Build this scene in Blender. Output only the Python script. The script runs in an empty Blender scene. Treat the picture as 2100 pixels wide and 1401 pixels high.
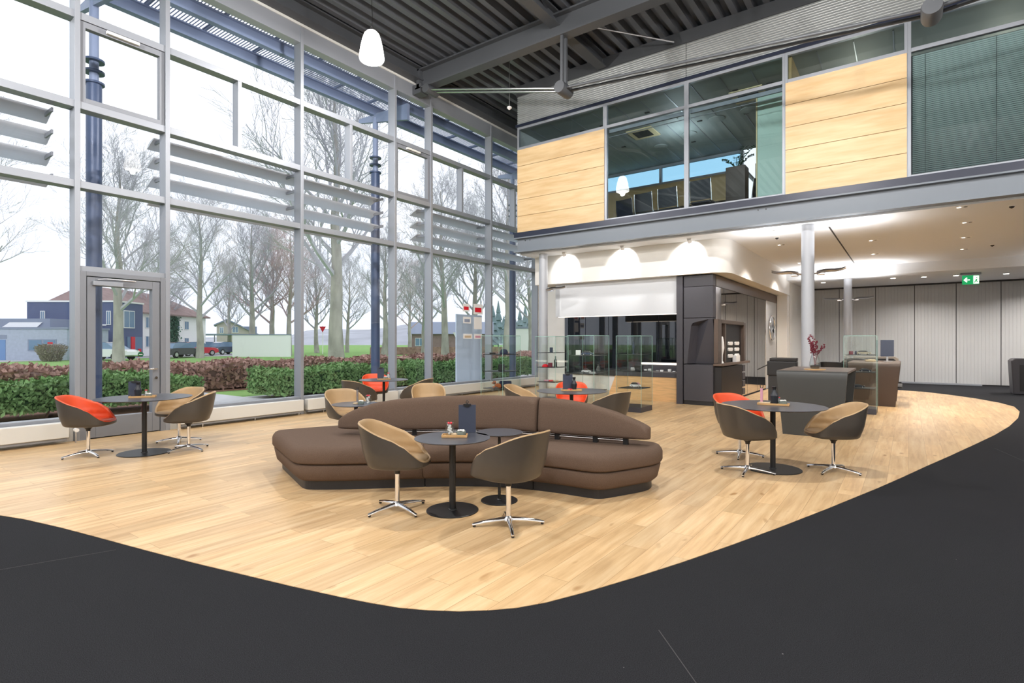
import bpy, math, random
from math import sin, cos, pi, radians as R
from mathutils import Vector, Matrix
random.seed(7)
C = bpy.context.scene
COL = C.collection

# ------------------------------------------------------------------ helpers
def lin(c):
    c = c / 255.0
    return c / 12.92 if c <= 0.04045 else ((c + 0.055) / 1.055) ** 2.4
def S(r, g, b): return (lin(r), lin(g), lin(b), 1.0)

class MB:
    def __init__(s): s.v = []; s.f = []
    def add(s, vs, fs):
        n = len(s.v); s.v += [tuple(p) for p in vs]; s.f += [tuple(i + n for i in q) for q in fs]; return s
    def box(s, x0, x1, y0, y1, z0, z1, M=None):
        p = [Vector((x, y, z)) for x in (x0, x1) for y in (y0, y1) for z in (z0, z1)]
        if M: p = [M @ q for q in p]
        return s.add(p, [(0, 1, 3, 2), (4, 6, 7, 5), (0, 4, 5, 1), (2, 3, 7, 6), (0, 2, 6, 4), (1, 5, 7, 3)])
    def prism(s, poly, a, b, axis='z'):
        """extrude a 2D polygon between a and b along axis"""
        n = len(poly)
        def P(u, w, t): return {'z': (u, w, t), 'y': (u, t, w), 'x': (t, u, w)}[axis]
        vs = [P(u, w, a) for u, w in poly] + [P(u, w, b) for u, w in poly]
        return s.add(vs, [tuple(range(n))[::-1], tuple(range(n, 2 * n))] + [(i, (i + 1) % n, n + (i + 1) % n, n + i) for i in range(n)])
    def tube(s, pts, r, n=8, caps=True):
        pts = [Vector(p) for p in pts]; m = len(pts)
        rs = r if isinstance(r, (list, tuple)) else [r] * m
        vs = []; u = None
        for i, p in enumerate(pts):
            d = (pts[min(i + 1, m - 1)] - pts[max(i - 1, 0)])
            if d.length < 1e-9: d = Vector((0, 0, 1))
            d.normalize()
            if u is None:
                u = d.orthogonal().normalized()
            else:
                u = (u - d * u.dot(d))
                u = u.normalized() if u.length > 1e-6 else d.orthogonal().normalized()
            w = d.cross(u)
            for k in range(n):
                a = 2 * pi * k / n
                vs.append(p + (u * cos(a) + w * sin(a)) * rs[i])
        fs = [(i * n + k, i * n + (k + 1) % n, (i + 1) * n + (k + 1) % n, (i + 1) * n + k) for i in range(m - 1) for k in range(n)]
        if caps: fs += [tuple(range(n))[::-1], tuple(range((m - 1) * n, m * n))]
        return s.add(vs, fs)
    def lathe(s, prof, c=(0, 0, 0), n=32, close=True):
        vs = []
        for r, z in prof:
            for k in range(n):
                a = 2 * pi * k / n
                vs.append((c[0] + r * cos(a), c[1] + r * sin(a), c[2] + z))
        m = len(prof)
        fs = [(i * n + k, i * n + (k + 1) % n, (i + 1) * n + (k + 1) % n, (i + 1) * n + k) for i in range(m - 1) for k in range(n)]
        if close:
            fs += [tuple(range(n))[::-1], tuple(range((m - 1) * n, m * n))]
        return s.add(vs, fs)
    def grid(s, rows, closed=False):
        m = len(rows[0]); vs = [p for r in rows for p in r]
        fs = []
        for i in range(len(rows) - 1):
            for k in range(m if closed else m - 1):
                fs.append((i * m + k, i * m + (k + 1) % m, (i + 1) * m + (k + 1) % m, (i + 1) * m + k))
        return s.add(vs, fs)
    def ball(s, c, r, n=12, sc=(1, 1, 1)):
        h = max(4, n // 2); prof = [(max(1e-4, sin(pi * i / h)) * r, -cos(pi * i / h) * r) for i in range(h + 1)]
        k0 = len(s.v); s.lathe(prof, (0, 0, 0), n)
        for i in range(k0, len(s.v)):
            v = s.v[i]; s.v[i] = (c[0] + v[0] * sc[0], c[1] + v[1] * sc[1], c[2] + v[2] * sc[2])
        return s

def obj(name, mb, m, parent=None, loc=None, rotz=0, smooth=False, bevel=0, ang=40):
    me = bpy.data.meshes.new(name)
    me.from_pydata(mb.v, [], mb.f); me.update()
    import bmesh
    bm = bmesh.new(); bm.from_mesh(me); bmesh.ops.recalc_face_normals(bm, faces=bm.faces); bm.to_mesh(me); bm.free()
    if m: me.materials.append(m)
    if smooth:
        for p in me.polygons: p.use_smooth = True
        me.set_sharp_from_angle(angle=R(ang))
    o = bpy.data.objects.new(name, me); COL.objects.link(o)
    if loc: o.location = loc
    o.rotation_euler[2] = rotz
    if parent: o.parent = parent
    if bevel:
        b = o.modifiers.new('bevel', 'BEVEL'); b.width = bevel; b.segments = 3; b.limit_method = 'ANGLE'; b.angle_limit = R(35)
    return o

def tag(o, label=None, cat=None, group=None, kind=None):
    if label: o['label'] = label
    if cat: o['category'] = cat
    if group: o['group'] = group
    if kind: o['kind'] = kind
    return o
def thing(name, label, cat, loc=(0, 0, 0), rotz=0, group=None, kind=None):
    o = bpy.data.objects.new(name, None); COL.objects.link(o); o.empty_display_size = .1
    o.location = loc; o.rotation_euler[2] = rotz
    return tag(o, label, cat, group, kind)
def structure(name, mb, m, label=None, cat=None, **k):
    o = obj(name, mb, m, **k)
    return tag(o, label, cat, kind='structure')
def kids(o): return [c for c in bpy.data.objects if c.parent == o]
def copy_tree(o, parent=None):
    c = o.copy(); COL.objects.link(c)
    if parent: c.parent = parent
    for ch in kids(o): copy_tree(ch, c)
    return c

# ------------------------------------------------------------------ materials
def nodes(name):
    m = bpy.data.materials.new(name); m.use_nodes = True
    nt = m.node_tree; b = nt.nodes['Principled BSDF']
    return m, nt, b
def mat(name, col, rough=.5, metal=0, noise=0, nscale=8, bump=0, bscale=60, spec=.5, coat=0, emit=None, es=0, stretch=(1, 1, 1)):
    m, nt, b = nodes(name)
    b.inputs['Base Color'].default_value = col
    b.inputs['Roughness'].default_value = rough
    b.inputs['Metallic'].default_value = metal
    b.inputs['Specular IOR Level'].default_value = spec
    b.inputs['Coat Weight'].default_value = coat
    tc = nt.nodes.new('ShaderNodeTexCoord'); mp = nt.nodes.new('ShaderNodeMapping')
    mp.inputs['Scale'].default_value = stretch
    nt.links.new(tc.outputs['Object'], mp.inputs['Vector'])
    if noise:
        n = nt.nodes.new('ShaderNodeTexNoise'); n.inputs['Scale'].default_value = nscale; n.inputs['Detail'].default_value = 5
        r = nt.nodes.new('ShaderNodeMixRGB'); r.blend_type = 'MULTIPLY'
        r.inputs['Fac'].default_value = 1
        cr = nt.nodes.new('ShaderNodeValToRGB')
        cr.color_ramp.elements[0].color = (1 - noise,) * 3 + (1,); cr.color_ramp.elements[0].position = .3
        cr.color_ramp.elements[1].color = (1 + noise * .4,) * 3 + (1,); cr.color_ramp.elements[1].position = .7
        nt.links.new(mp.outputs[0], n.inputs['Vector']); nt.links.new(n.outputs['Fac'], cr.inputs['Fac'])
        r.inputs['Color1'].default_value = col; nt.links.new(cr.outputs['Color'], r.inputs['Color2'])
        nt.links.new(r.outputs['Color'], b.inputs['Base Color'])
    if bump:
        n2 = nt.nodes.new('ShaderNodeTexNoise'); n2.inputs['Scale'].default_value = bscale; n2.inputs['Detail'].default_value = 3
        bp = nt.nodes.new('ShaderNodeBump'); bp.inputs['Strength'].default_value = bump; bp.inputs['Distance'].default_value = .01
        nt.links.new(mp.outputs[0], n2.inputs['Vector']); nt.links.new(n2.outputs['Fac'], bp.inputs['Height'])
        nt.links.new(bp.outputs['Normal'], b.inputs['Normal'])
    if emit:
        b.inputs['Emission Color'].default_value = emit; b.inputs['Emission Strength'].default_value = es
    return m

def glassmat(name, tint=(.96, .98, .98, 1), refl=.05, edge=.7, gcol=(1, 1, 1, 1)):
    m = bpy.data.materials.new(name); m.use_nodes = True; nt = m.node_tree
    for n in list(nt.nodes): nt.nodes.remove(n)
    out = nt.nodes.new('ShaderNodeOutputMaterial'); mix = nt.nodes.new('ShaderNodeMixShader')
    t = nt.nodes.new('ShaderNodeBsdfTransparent'); t.inputs['Color'].default_value = tint
    g = nt.nodes.new('ShaderNodeBsdfGlossy'); g.inputs['Roughness'].default_value = 0; g.inputs['Color'].default_value = gcol
    lw = nt.nodes.new('ShaderNodeLayerWeight'); lw.inputs['Blend'].default_value = .5
    pw = nt.nodes.new('ShaderNodeMath'); pw.operation = 'POWER'; pw.inputs[1].default_value = 4.5
    ml = nt.nodes.new('ShaderNodeMath'); ml.operation = 'MULTIPLY_ADD'; ml.inputs[1].default_value = edge; ml.inputs[2].default_value = refl
    nt.links.new(lw.outputs['Facing'], pw.inputs[0]); nt.links.new(pw.outputs[0], ml.inputs[0]); nt.links.new(ml.outputs[0], mix.inputs[0])
    nt.links.new(t.outputs[0], mix.inputs[1]); nt.links.new(g.outputs[0], mix.inputs[2]); nt.links.new(mix.outputs[0], out.inputs['Surface'])
    return m

def woodfloor():
    m, nt, b = nodes('oak_planks'); L = nt.links
    tc = nt.nodes.new('ShaderNodeTexCoord'); mp = nt.nodes.new('ShaderNodeMapping'); mp.inputs['Rotation'].default_value = (0, 0, R(90))
    L.new(tc.outputs['Object'], mp.inputs['Vector'])
    br = nt.nodes.new('ShaderNodeTexBrick'); br.offset = .37; br.offset_frequency = 2
    br.inputs['Scale'].default_value = 1; br.inputs['Brick Width'].default_value = 1.25; br.inputs['Row Height'].default_value = .19
    br.inputs['Mortar Size'].default_value = .0012; br.inputs['Mortar Smooth'].default_value = .1; br.inputs['Bias'].default_value = 0
    br.inputs['Color1'].default_value = (0, 0, 0, 1); br.inputs['Color2'].default_value = (1, 1, 1, 1); br.inputs['Mortar'].default_value = (.5, .5, .5, 1)
    L.new(mp.outputs[0], br.inputs['Vector'])
    # grain stretched along the planks, shifted per plank
    sc = nt.nodes.new('ShaderNodeVectorMath'); sc.operation = 'MULTIPLY'; sc.inputs[1].default_value = (16, 1.1, 1)
    L.new(tc.outputs['Object'], sc.inputs[0])
    ad = nt.nodes.new('ShaderNodeVectorMath'); ad.operation = 'ADD'
    sp = nt.nodes.new('ShaderNodeVectorMath'); sp.operation = 'SCALE'; sp.inputs['Scale'].default_value = 23.0
    L.new(br.outputs['Color'], sp.inputs[0]); L.new(sc.outputs[0], ad.inputs[0]); L.new(sp.outputs[0], ad.inputs[1])
    n = nt.nodes.new('ShaderNodeTexNoise'); n.inputs['Scale'].default_value = 1; n.inputs['Detail'].default_value = 6; n.inputs['Roughness'].default_value = .6
    L.new(ad.outputs[0], n.inputs['Vector'])
    cr = nt.nodes.new('ShaderNodeValToRGB'); e = cr.color_ramp.elements
    e[0].position = .28; e[0].color = S(190, 154, 110); e[1].position = .72; e[1].color = S(228, 201, 160)
    x = e.new(.5); x.color = S(214, 181, 136)
    L.new(n.outputs['Fac'], cr.inputs['Fac'])
    # knots
    nk = nt.nodes.new('ShaderNodeTexNoise'); nk.inputs['Scale'].default_value = 1.0; nk.inputs['Detail'].default_value = 1
    s2 = nt.nodes.new('ShaderNodeVectorMath'); s2.operation = 'MULTIPLY'; s2.inputs[1].default_value = (9, 3.5, 1); L.new(tc.outputs['Object'], s2.inputs[0]); L.new(s2.outputs[0], nk.inputs['Vector'])
    ck = nt.nodes.new('ShaderNodeValToRGB'); ck.color_ramp.elements[0].position = .70; ck.color_ramp.elements[0].color = (1, 1, 1, 1); ck.color_ramp.elements[1].position = .80; ck.color_ramp.elements[1].color = (.62, .5, .38, 1)
    L.new(nk.outputs['Fac'], ck.inputs['Fac'])
    tone = nt.nodes.new('ShaderNodeMapRange'); tone.inputs['To Min'].default_value = .86; tone.inputs['To Max'].default_value = 1.07
    L.new(br.outputs['Color'], tone.inputs['Value'])
    m1 = nt.nodes.new('ShaderNodeMixRGB'); m1.blend_type = 'MULTIPLY'; m1.inputs['Fac'].default_value = 1; L.new(cr.outputs['Color'], m1.inputs['Color1']); L.new(ck.outputs['Color'], m1.inputs['Color2'])
    m2 = nt.nodes.new('ShaderNodeVectorMath'); m2.operation = 'SCALE'; L.new(m1.outputs['Color'], m2.inputs[0]); L.new(tone.outputs['Result'], m2.inputs['Scale'])
    m3 = nt.nodes.new('ShaderNodeMixRGB'); m3.inputs['Color2'].default_value = S(150, 110, 68); L.new(br.outputs['Fac'], m3.inputs['Fac']); L.new(m2.outputs[0], m3.inputs['Color1'])
    L.new(m3.outputs['Color'], b.inputs['Base Color']); b.inputs['Roughness'].default_value = .34; b.inputs['Specular IOR Level'].default_value = .45
    return m

def maple():
    m, nt, b = nodes('maple_veneer'); L = nt.links
    tc = nt.nodes.new('ShaderNodeTexCoord'); mp = nt.nodes.new('ShaderNodeMapping'); mp.inputs['Scale'].default_value = (1.2, 1, 9)
    L.new(tc.outputs['Object'], mp.inputs['Vector'])
    n = nt.nodes.new('ShaderNodeTexNoise'); n.inputs['Scale'].default_value = 1.3; n.inputs['Detail'].default_value = 6; L.new(mp.outputs[0], n.inputs['Vector'])
    cr = nt.nodes.new('ShaderNodeValToRGB'); e = cr.color_ramp.elements
    e[0].position = .3; e[0].color = S(206, 172, 124); e[1].position = .7; e[1].color = S(222, 195, 152)
    L.new(n.outputs['Fac'], cr.inputs['Fac']); L.new(cr.outputs['Color'], b.inputs['Base Color']); b.inputs['Roughness'].default_value = .45
    return m

def carpet():
    m, nt, b = nodes('dark_carpet'); L = nt.links
    tc = nt.nodes.new('ShaderNodeTexCoord')
    n = nt.nodes.new('ShaderNodeTexNoise'); n.inputs['Scale'].default_value = 260; n.inputs['Detail'].default_value = 2; L.new(tc.outputs['Object'], n.inputs['Vector'])
    n2 = nt.nodes.new('ShaderNodeTexNoise'); n2.inputs['Scale'].default_value = .6; n2.inputs['Detail'].default_value = 4; L.new(tc.outputs['Object'], n2.inputs['Vector'])
    cr = nt.nodes.new('ShaderNodeValToRGB'); e = cr.color_ramp.elements
    e[0].position = .35; e[0].color = S(26, 27, 30); e[1].position = .68; e[1].color = S(50, 51, 55)
    L.new(n.outputs['Fac'], cr.inputs['Fac'])
    v = nt.nodes.new('ShaderNodeTexVoronoi'); v.inputs['Scale'].default_value = 3.2; L.new(tc.outputs['Object'], v.inputs['Vector'])
    lt = nt.nodes.new('ShaderNodeMath'); lt.operation = 'LESS_THAN'; lt.inputs[1].default_value = .012; L.new(v.outputs['Distance'], lt.inputs[0])
    mx = nt.nodes.new('ShaderNodeMixRGB'); mx.inputs['Color2'].default_value = S(150, 150, 150); L.new(lt.outputs[0], mx.inputs['Fac']); L.new(cr.outputs['Color'], mx.inputs['Color1'])
    mr = nt.nodes.new('ShaderNodeMapRange'); mr.inputs['To Min'].default_value = .88; mr.inputs['To Max'].default_value = 1.1; L.new(n2.outputs['Fac'], mr.inputs['Value'])
    sc = nt.nodes.new('ShaderNodeVectorMath'); sc.operation = 'SCALE'; L.new(mx.outputs['Color'], sc.inputs[0]); L.new(mr.outputs['Result'], sc.inputs['Scale'])
    L.new(sc.outputs[0], b.inputs['Base Color']); b.inputs['Roughness'].default_value = .95; b.inputs['Specular IOR Level'].default_value = .1
    bp = nt.nodes.new('ShaderNodeBump'); bp.inputs['Strength'].default_value = .5; bp.inputs['Distance'].default_value = .004; L.new(n.outputs['Fac'], bp.inputs['Height']); L.new(bp.outputs['Normal'], b.inputs['Normal'])
    return m

M = dict(
    alu=mat('brushed_aluminium_grey', S(150, 155, 164), .42, .35),
    aludark=mat('grey_window_paint', S(128, 132, 140), .45, .2),
    blade=mat('pale_grey_louvre', S(214, 220, 228), .5),
    clad=mat('silver_cladding', S(158, 162, 164), .4, .3),
    edgegrey=mat('pale_edge_laminate', S(150, 142, 134), .4),
    blueglass=glassmat('blue_clerestory_glass', (.62, .80, .90, 1), .03, .4),
    fascia=mat('off_white_fascia', S(208, 212, 218), .7),
    steel=mat('dark_grey_steel_paint', S(76, 79, 84), .5, .1),
    deck=mat('roof_deck_steel', S(122, 126, 134), .38, .55),
    canopy=mat('slate_blue_steel', S(128, 142, 170), .5, .1),
    bluecol=mat('blue_column_paint', S(66, 82, 112), .4, .1),
    white=mat('white_wall_paint', S(240, 239, 236), .7),
    ceil=mat('cream_ceiling_paint', S(232, 236, 242), .8),
    cream=mat('cream_metal', S(212, 213, 210), .5),
    chrome=mat('polished_chrome', (.82, .82, .84, 1), .08, 1),
    satin=mat('satin_steel', (.6, .6, .62, 1), .28, 1),
    shell=mat('dark_taupe_leather', S(66, 61, 56), .42, noise=.08, nscale=5, bump=.08, bscale=250, coat=.15),
    blackleather=mat('black_leather', S(30, 30, 32), .4),
    tan=mat('tan_leather', S(180, 151, 112), .42, noise=.1, nscale=6, bump=.06, bscale=200),
    orange=mat('orange_leather', S(224, 86, 46), .42, noise=.06, nscale=6, bump=.06, bscale=200),
    black=mat('black_powder_coat', S(26, 27, 30), .38),
    tabletop=mat('charcoal_table_laminate', S(70, 73, 82), .3),
    sofa=mat('brown_wool', S(104, 87, 76), .92, noise=.3, nscale=220, bump=.35, bscale=420, spec=.15),
    plinth=mat('black_plinth', S(34, 34, 38), .4),
    wood=mat('light_oak', S(206, 165, 112), .45, noise=.2, nscale=12, stretch=(1, 8, 1)),
    woodedge=mat('oak_counter_front', S(222, 180, 128), .4, noise=.2, nscale=3, stretch=(1, 1, 8)),
    kiosk=mat('anthracite_panel', S(62, 61, 68), .45),
    kioskin=mat('black_interior', S(24, 22, 24), .5),
    bronze=mat('bronze_band', S(98, 84, 76), .35, .5),
    mirror=mat('bronze_tinted_mirror', (.80, .74, .68, 1), .02, 1),
    darkglass=mat('black_gloss_glass', (.008, .011, .016, 1), .02, 0, spec=1.0),
    desk=mat('anthracite_desk', S(58, 60, 60), .45),
    desktop=mat('brown_desk_top', S(96, 80, 70), .35),
    deskbrown=mat('brown_desk', S(70, 56, 48), .45),
    beam=mat('grey_beam_paint', S(122, 130, 140), .5, .1),
    beamcap=mat('dark_blue_ledge', S(36, 42, 60), .35, .2),
    column=mat('light_grey_column', S(176, 180, 188), .35, .1),
    grass=mat('lawn_grass', S(138, 178, 108), .9, noise=.28, nscale=1.2, bump=.4, bscale=40, spec=.1),
    paving=mat('pale_concrete_paving', S(196, 200, 206), .85, noise=.1, nscale=3),
    soil=mat('leaf_litter_soil', S(140, 104, 88), .95, noise=.4, nscale=9),
    leaf=mat('green_hedge_leaf', S(126, 164, 106), .6, noise=.35, nscale=3, spec=.2),
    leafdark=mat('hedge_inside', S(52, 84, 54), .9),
    brownleaf=mat('russet_hedge_leaf', S(178, 146, 136), .8, noise=.4, nscale=3, spec=.1),
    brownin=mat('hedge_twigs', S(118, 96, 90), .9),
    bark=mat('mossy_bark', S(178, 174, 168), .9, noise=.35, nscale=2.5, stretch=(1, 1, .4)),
    twig=mat('winter_twigs', S(184, 183, 192), .9),  # paled so that the haze of distance sits in the colour
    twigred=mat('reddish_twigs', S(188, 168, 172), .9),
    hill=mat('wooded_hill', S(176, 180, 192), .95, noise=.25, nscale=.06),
    housewhite=mat('white_render', S(250, 250, 252), .8),
    houseblue=mat('dark_blue_cladding', S(84, 98, 138), .6, noise=.06, nscale=2),
    housegrey=mat('pale_grey_brick', S(178, 188, 206), .8, noise=.1, nscale=4),
    garage=mat('blue_garage_door', S(112, 148, 196), .6),
    rooftile=mat('brown_roof_tiles', S(150, 128, 128), .8, noise=.2, nscale=1.5),
    slate=mat('grey_slate_roof', S(140, 150, 172), .7),
    housetan=mat('beige_brick', S(196, 188, 184), .8, noise=.1, nscale=3),
    winglass=mat('house_window_glass', S(110, 140, 170), .1),
    carwhite=mat('white_car_paint', S(240, 242, 245), .2, coat=.6),
    carred=mat('red_car_paint', S(214, 50, 70), .2, coat=.6),
    carblue=mat('dark_blue_car_paint', S(52, 66, 96), .2, coat=.6),
    carblack=mat('black_car_paint', S(36, 40, 50), .2, coat=.6),
    carsilver=mat('champagne_car_paint', S(196, 184, 160), .25, .5),
    tyre=mat('tyre_rubber', S(28, 28, 30), .8),
    red=mat('red_plastic', S(220, 30, 50), .4),
    pink=mat('pink_item', S(206, 150, 170), .5),
    plush=mat('brown_plush', S(170, 96, 56), .95, bump=.5, bscale=120),
    navy=mat('navy_fabric', S(34, 40, 66), .8),
    whitep=mat('white_plastic', S(240, 240, 240), .4),
    sugar=mat('white_porcelain', S(244, 242, 238), .4, noise=.1, nscale=60, bump=.5, bscale=60),

    bowl=mat('grey_green_stoneware', S(120, 134, 130), .5),
    menu=mat('slate_menu_board', S(52, 60, 80), .6),
    vase=mat('matt_black_ceramic', S(30, 34, 42), .35),
    green=mat('exit_sign_green', S(20, 160, 96), .5, emit=S(20, 170, 100), es=.7),
    signwhite=mat('exit_sign_white', S(255, 255, 255), .5, emit=(1, 1, 1, 1), es=1.0),
    stickergreen=mat('green_sticker', S(20, 92, 60), .5),
    leafplant=mat('dark_green_leaf', S(34, 78, 44), .4),
    berries=mat('dark_red_berries', S(110, 20, 44), .5),
    screen=mat('monitor_back', S(70, 78, 96), .35),
    carpetroom=mat('blue_grey_carpet', S(60, 66, 80), .9),
    blind=mat('grey_blind_slat', S(206, 218, 214), .5),
    frost=mat('frosted_glass_panel', S(176, 200, 190), .35),
    gceil=mat('gallery_ceiling', S(150, 158, 156), .6),
    vent=mat('cream_vent', S(206, 190, 150), .5),
    ventdark=mat('vent_slots', S(40, 40, 40), .6),
    panelgrey=mat('light_grey_partition', S(190, 192, 194), .5, .1),
    seam=mat('panel_seam', S(58, 58, 60), .7),
    mesh=mat('black_chair_mesh', S(22, 24, 32), .6),
    carton=mat('kraft_carton', S(200, 180, 150), .7),
    bulb=mat('lamp_glass', (1, 1, 1, 1), .3, emit=(1, .96, .90, 1), es=9),
    led=mat('led_strip', (1, 1, 1, 1), .3, emit=(1, .85, .7, 1), es=2.5),
    spotface=mat('downlight_lens', (1, 1, 1, 1), .3, emit=(1, .9, .75, 1), es=10),
    glass=glassmat('window_glass', (.975, .98, .992, 1), .018, .5),
    case=glassmat('display_glass', (.965, .985, .975, 1), .03, .5),
    gallery=glassmat('tinted_gallery_glass', (.87, .93, .945, 1), .04, .6),
    smallglass=glassmat('clear_jar_glass', (.85, .88, .88, 1), .12, .7),
    caseedge=mat('green_glass_edge', S(150, 190, 182), .15, spec=.8),
    bluepanel=mat('pale_blue_panel', S(206, 224, 242), .4),
    floorwood=woodfloor(), maple=maple(), carpet=carpet(),
    asphalt=mat('pale_asphalt', S(176, 178, 184), .9),
    ivy=mat('ivy_leaves', S(74, 128, 104), .7, noise=.3, nscale=5),
    shrub=mat('shrub_twigs', S(158, 148, 138), .9, noise=.4, nscale=4),
    conifer=mat('far_conifers', S(120, 142, 148), .9, noise=.3, nscale=1),
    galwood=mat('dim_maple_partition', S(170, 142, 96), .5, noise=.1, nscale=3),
)

# ------------------------------------------------------------------ camera, world, view
cam = bpy.data.cameras.new('camera'); co = bpy.data.objects.new('camera', cam); COL.objects.link(co)
cam.sensor_width = 36; cam.sensor_fit = 'HORIZONTAL'; cam.lens = 1123 / 2100 * 36
cam.clip_start = .05; cam.clip_end = 1500
co.location = (0, 0, 1.5); co.rotation_euler = (R(90), 0, R(35.9)); C.camera = co
C.view_settings.view_transform = 'Standard'; C.view_settings.look = 'None'; C.view_settings.exposure = 0; C.view_settings.gamma = 1
C.view_settings.use_curve_mapping = False
w = bpy.data.worlds.new('overcast'); C.world = w; w.use_nodes = True
nt = w.node_tree; bg = nt.nodes['Background']
tc = nt.nodes.new('ShaderNodeTexCoord'); sx = nt.nodes.new('ShaderNodeSeparateXYZ'); cr = nt.nodes.new('ShaderNodeValToRGB')
nz = nt.nodes.new('ShaderNodeTexNoise'); nz.inputs['Scale'].default_value = 2.2; nz.inputs['Detail'].default_value = 4
nt.links.new(tc.outputs['Generated'], sx.inputs[0]); nt.links.new(tc.outputs['Generated'], nz.inputs['Vector'])
e = cr.color_ramp.elements
e[0].position = 0; e[0].color = (.80, .86, .96, 1); e[1].position = .5; e[1].color = (.97, .985, 1, 1)
x = e.new(.2); x.color = (.90, .94, 1, 1)
nt.links.new(sx.outputs['Z'], cr.inputs['Fac'])
mr = nt.nodes.new('ShaderNodeMapRange'); mr.inputs['To Min'].default_value = .9; mr.inputs['To Max'].default_value = 1.08; nt.links.new(nz.outputs['Fac'], mr.inputs['Value'])
sc = nt.nodes.new('ShaderNodeVectorMath'); sc.operation = 'SCALE'; nt.links.new(cr.outputs['Color'], sc.inputs[0]); nt.links.new(mr.outputs['Result'], sc.inputs['Scale'])
nt.links.new(sc.outputs[0], bg.inputs['Color']); bg.inputs['Strength'].default_value = 1.45
cy = C.cycles
cy.use_denoising = True; cy.max_bounces = 8; cy.diffuse_bounces = 4; cy.glossy_bounces = 4; cy.transmission_bounces = 4
cy.transparent_max_bounces = 24; cy.sample_clamp_indirect = 6; cy.caustics_reflective = False; cy.caustics_refractive = False
cy.use_adaptive_sampling = True; cy.adaptive_threshold = .02

# ------------------------------------------------------------------ floor
WX = -10.2                                   # inner plane of the glass facade
XR, YB, YG = 9.0, -7.0, 12.1                 # right wall, rear wall, gallery front
tag(obj('floor', MB().box(-10.35, XR, YB, 24.6, -.25, 0), M['carpet']), 'black speckled carpet running round the oak area', 'floor', kind='structure')
edge = [(-6.341, 1.235), (-6.035, 1.329), (-5.528, 1.442), (-5.026, 1.535), (-4.427, 1.643), (-3.907, 1.742), (-3.457, 1.839), (-3.051, 1.926), (-2.691, 2.013), (-2.496, 2.066), (-2.317, 2.125), (-2.164, 2.201), (-2.024, 2.288), (-1.899, 2.392), (-1.784, 2.511), (-1.684, 2.661), (-1.564, 2.906), (-1.41, 3.267), (-1.242, 3.692), (-1.055, 4.211), (-0.838, 4.851), (-0.579, 5.661), (-0.254, 6.725), (-0.056, 7.413), (0.176, 8.251), (0.452, 9.214), (0.789, 10.427), (1.121, 11.642), (1.446, 12.998), (1.742, 14.506), (1.925, 15.834), (1.968, 16.944), (1.804, 17.81), (1.424, 18.804), (0.962, 19.601), (0.433, 20.309), (-0.155, 20.6), (-1.2, 20.7), (-2.6, 20.5), (-3.6, 20.2)]
poly = [(-10.18, .5), (-8.0, .9)] + edge + [(-3.6, 15.45), (-10.18, 15.45)]
tag(obj('floor', MB().prism(poly, .0005, .004), M['floorwood']), 'oak plank flooring with a curved edge against the carpet', 'floor', kind='structure')
for a, b in (((-4.9, 1.25), (-4.0, -.1)), ((-.9, 2.6), (3.0, 1.15)), ((1.55, 9.2), (4.5, 5.6)), ((1.0, 3.1), (6, 2.6))):
    pass
seams = MB()
for (x0, y0), (x1, y1) in (((-1.05, 2.75), (1.1, .35)), ((-4.62, 1.52), (-4.9, .75)), ((.98, 10.2), (1.9, 6.0))):
    d = Vector((x1 - x0, y1 - y0, 0)); n_ = Vector((-d.y, d.x, 0)).normalized() * .0025
    a, b = Vector((x0, y0, .0015)), Vector((x1, y1, .0015))
    seams.add([a - n_, b - n_, b + n_, a + n_], [(0, 1, 2, 3)])
tag(obj('trim_1', seams, M['seam']), 'thin butt seams between carpet widths', 'carpet seam', kind='structure')

# ------------------------------------------------------------------ outer walls, roof
structure('wall_right', MB().box(XR, XR + .2, YB, 24.6, 0, 8.6), M['white'], 'white side wall of the hall', 'wall')
structure('wall_rear', MB().box(-10.4, XR, YB - .2, YB, 0, 8.6), M['white'], 'white rear wall of the hall', 'wall')
structure('wall_left', MB().box(-10.4, -10.15, YB, -3.49, 0, 8.0), M['white'], 'white wall beside the glass facade', 'wall')
structure('wall_left', MB().box(-10.45, -10.12, YB, 16.0, 8.0, 8.38), M['cream'], 'pale cornice panel above the glass facade', 'wall')
# trapezoidal steel deck, ribs running along the facade
dk = MB(); prof = []; x = -10.45; p = .31
while x < XR:
    prof += [(x, 8.38), (x + .12, 8.38), (x + .155, 8.52), (x + .275, 8.52)]; x += p
top = [(a, 8.62) for a, b in prof]
dk.grid([[(a, YB - .2, b) for a, b in prof], [(a, 17.5, b) for a, b in prof]])
dk.box(-10.45, XR + .2, YB - .2, 17.5, 8.56, 8.66)
structure('ceiling', dk, M['deck'], 'ribbed steel roof deck over the hall', 'ceiling')
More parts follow.
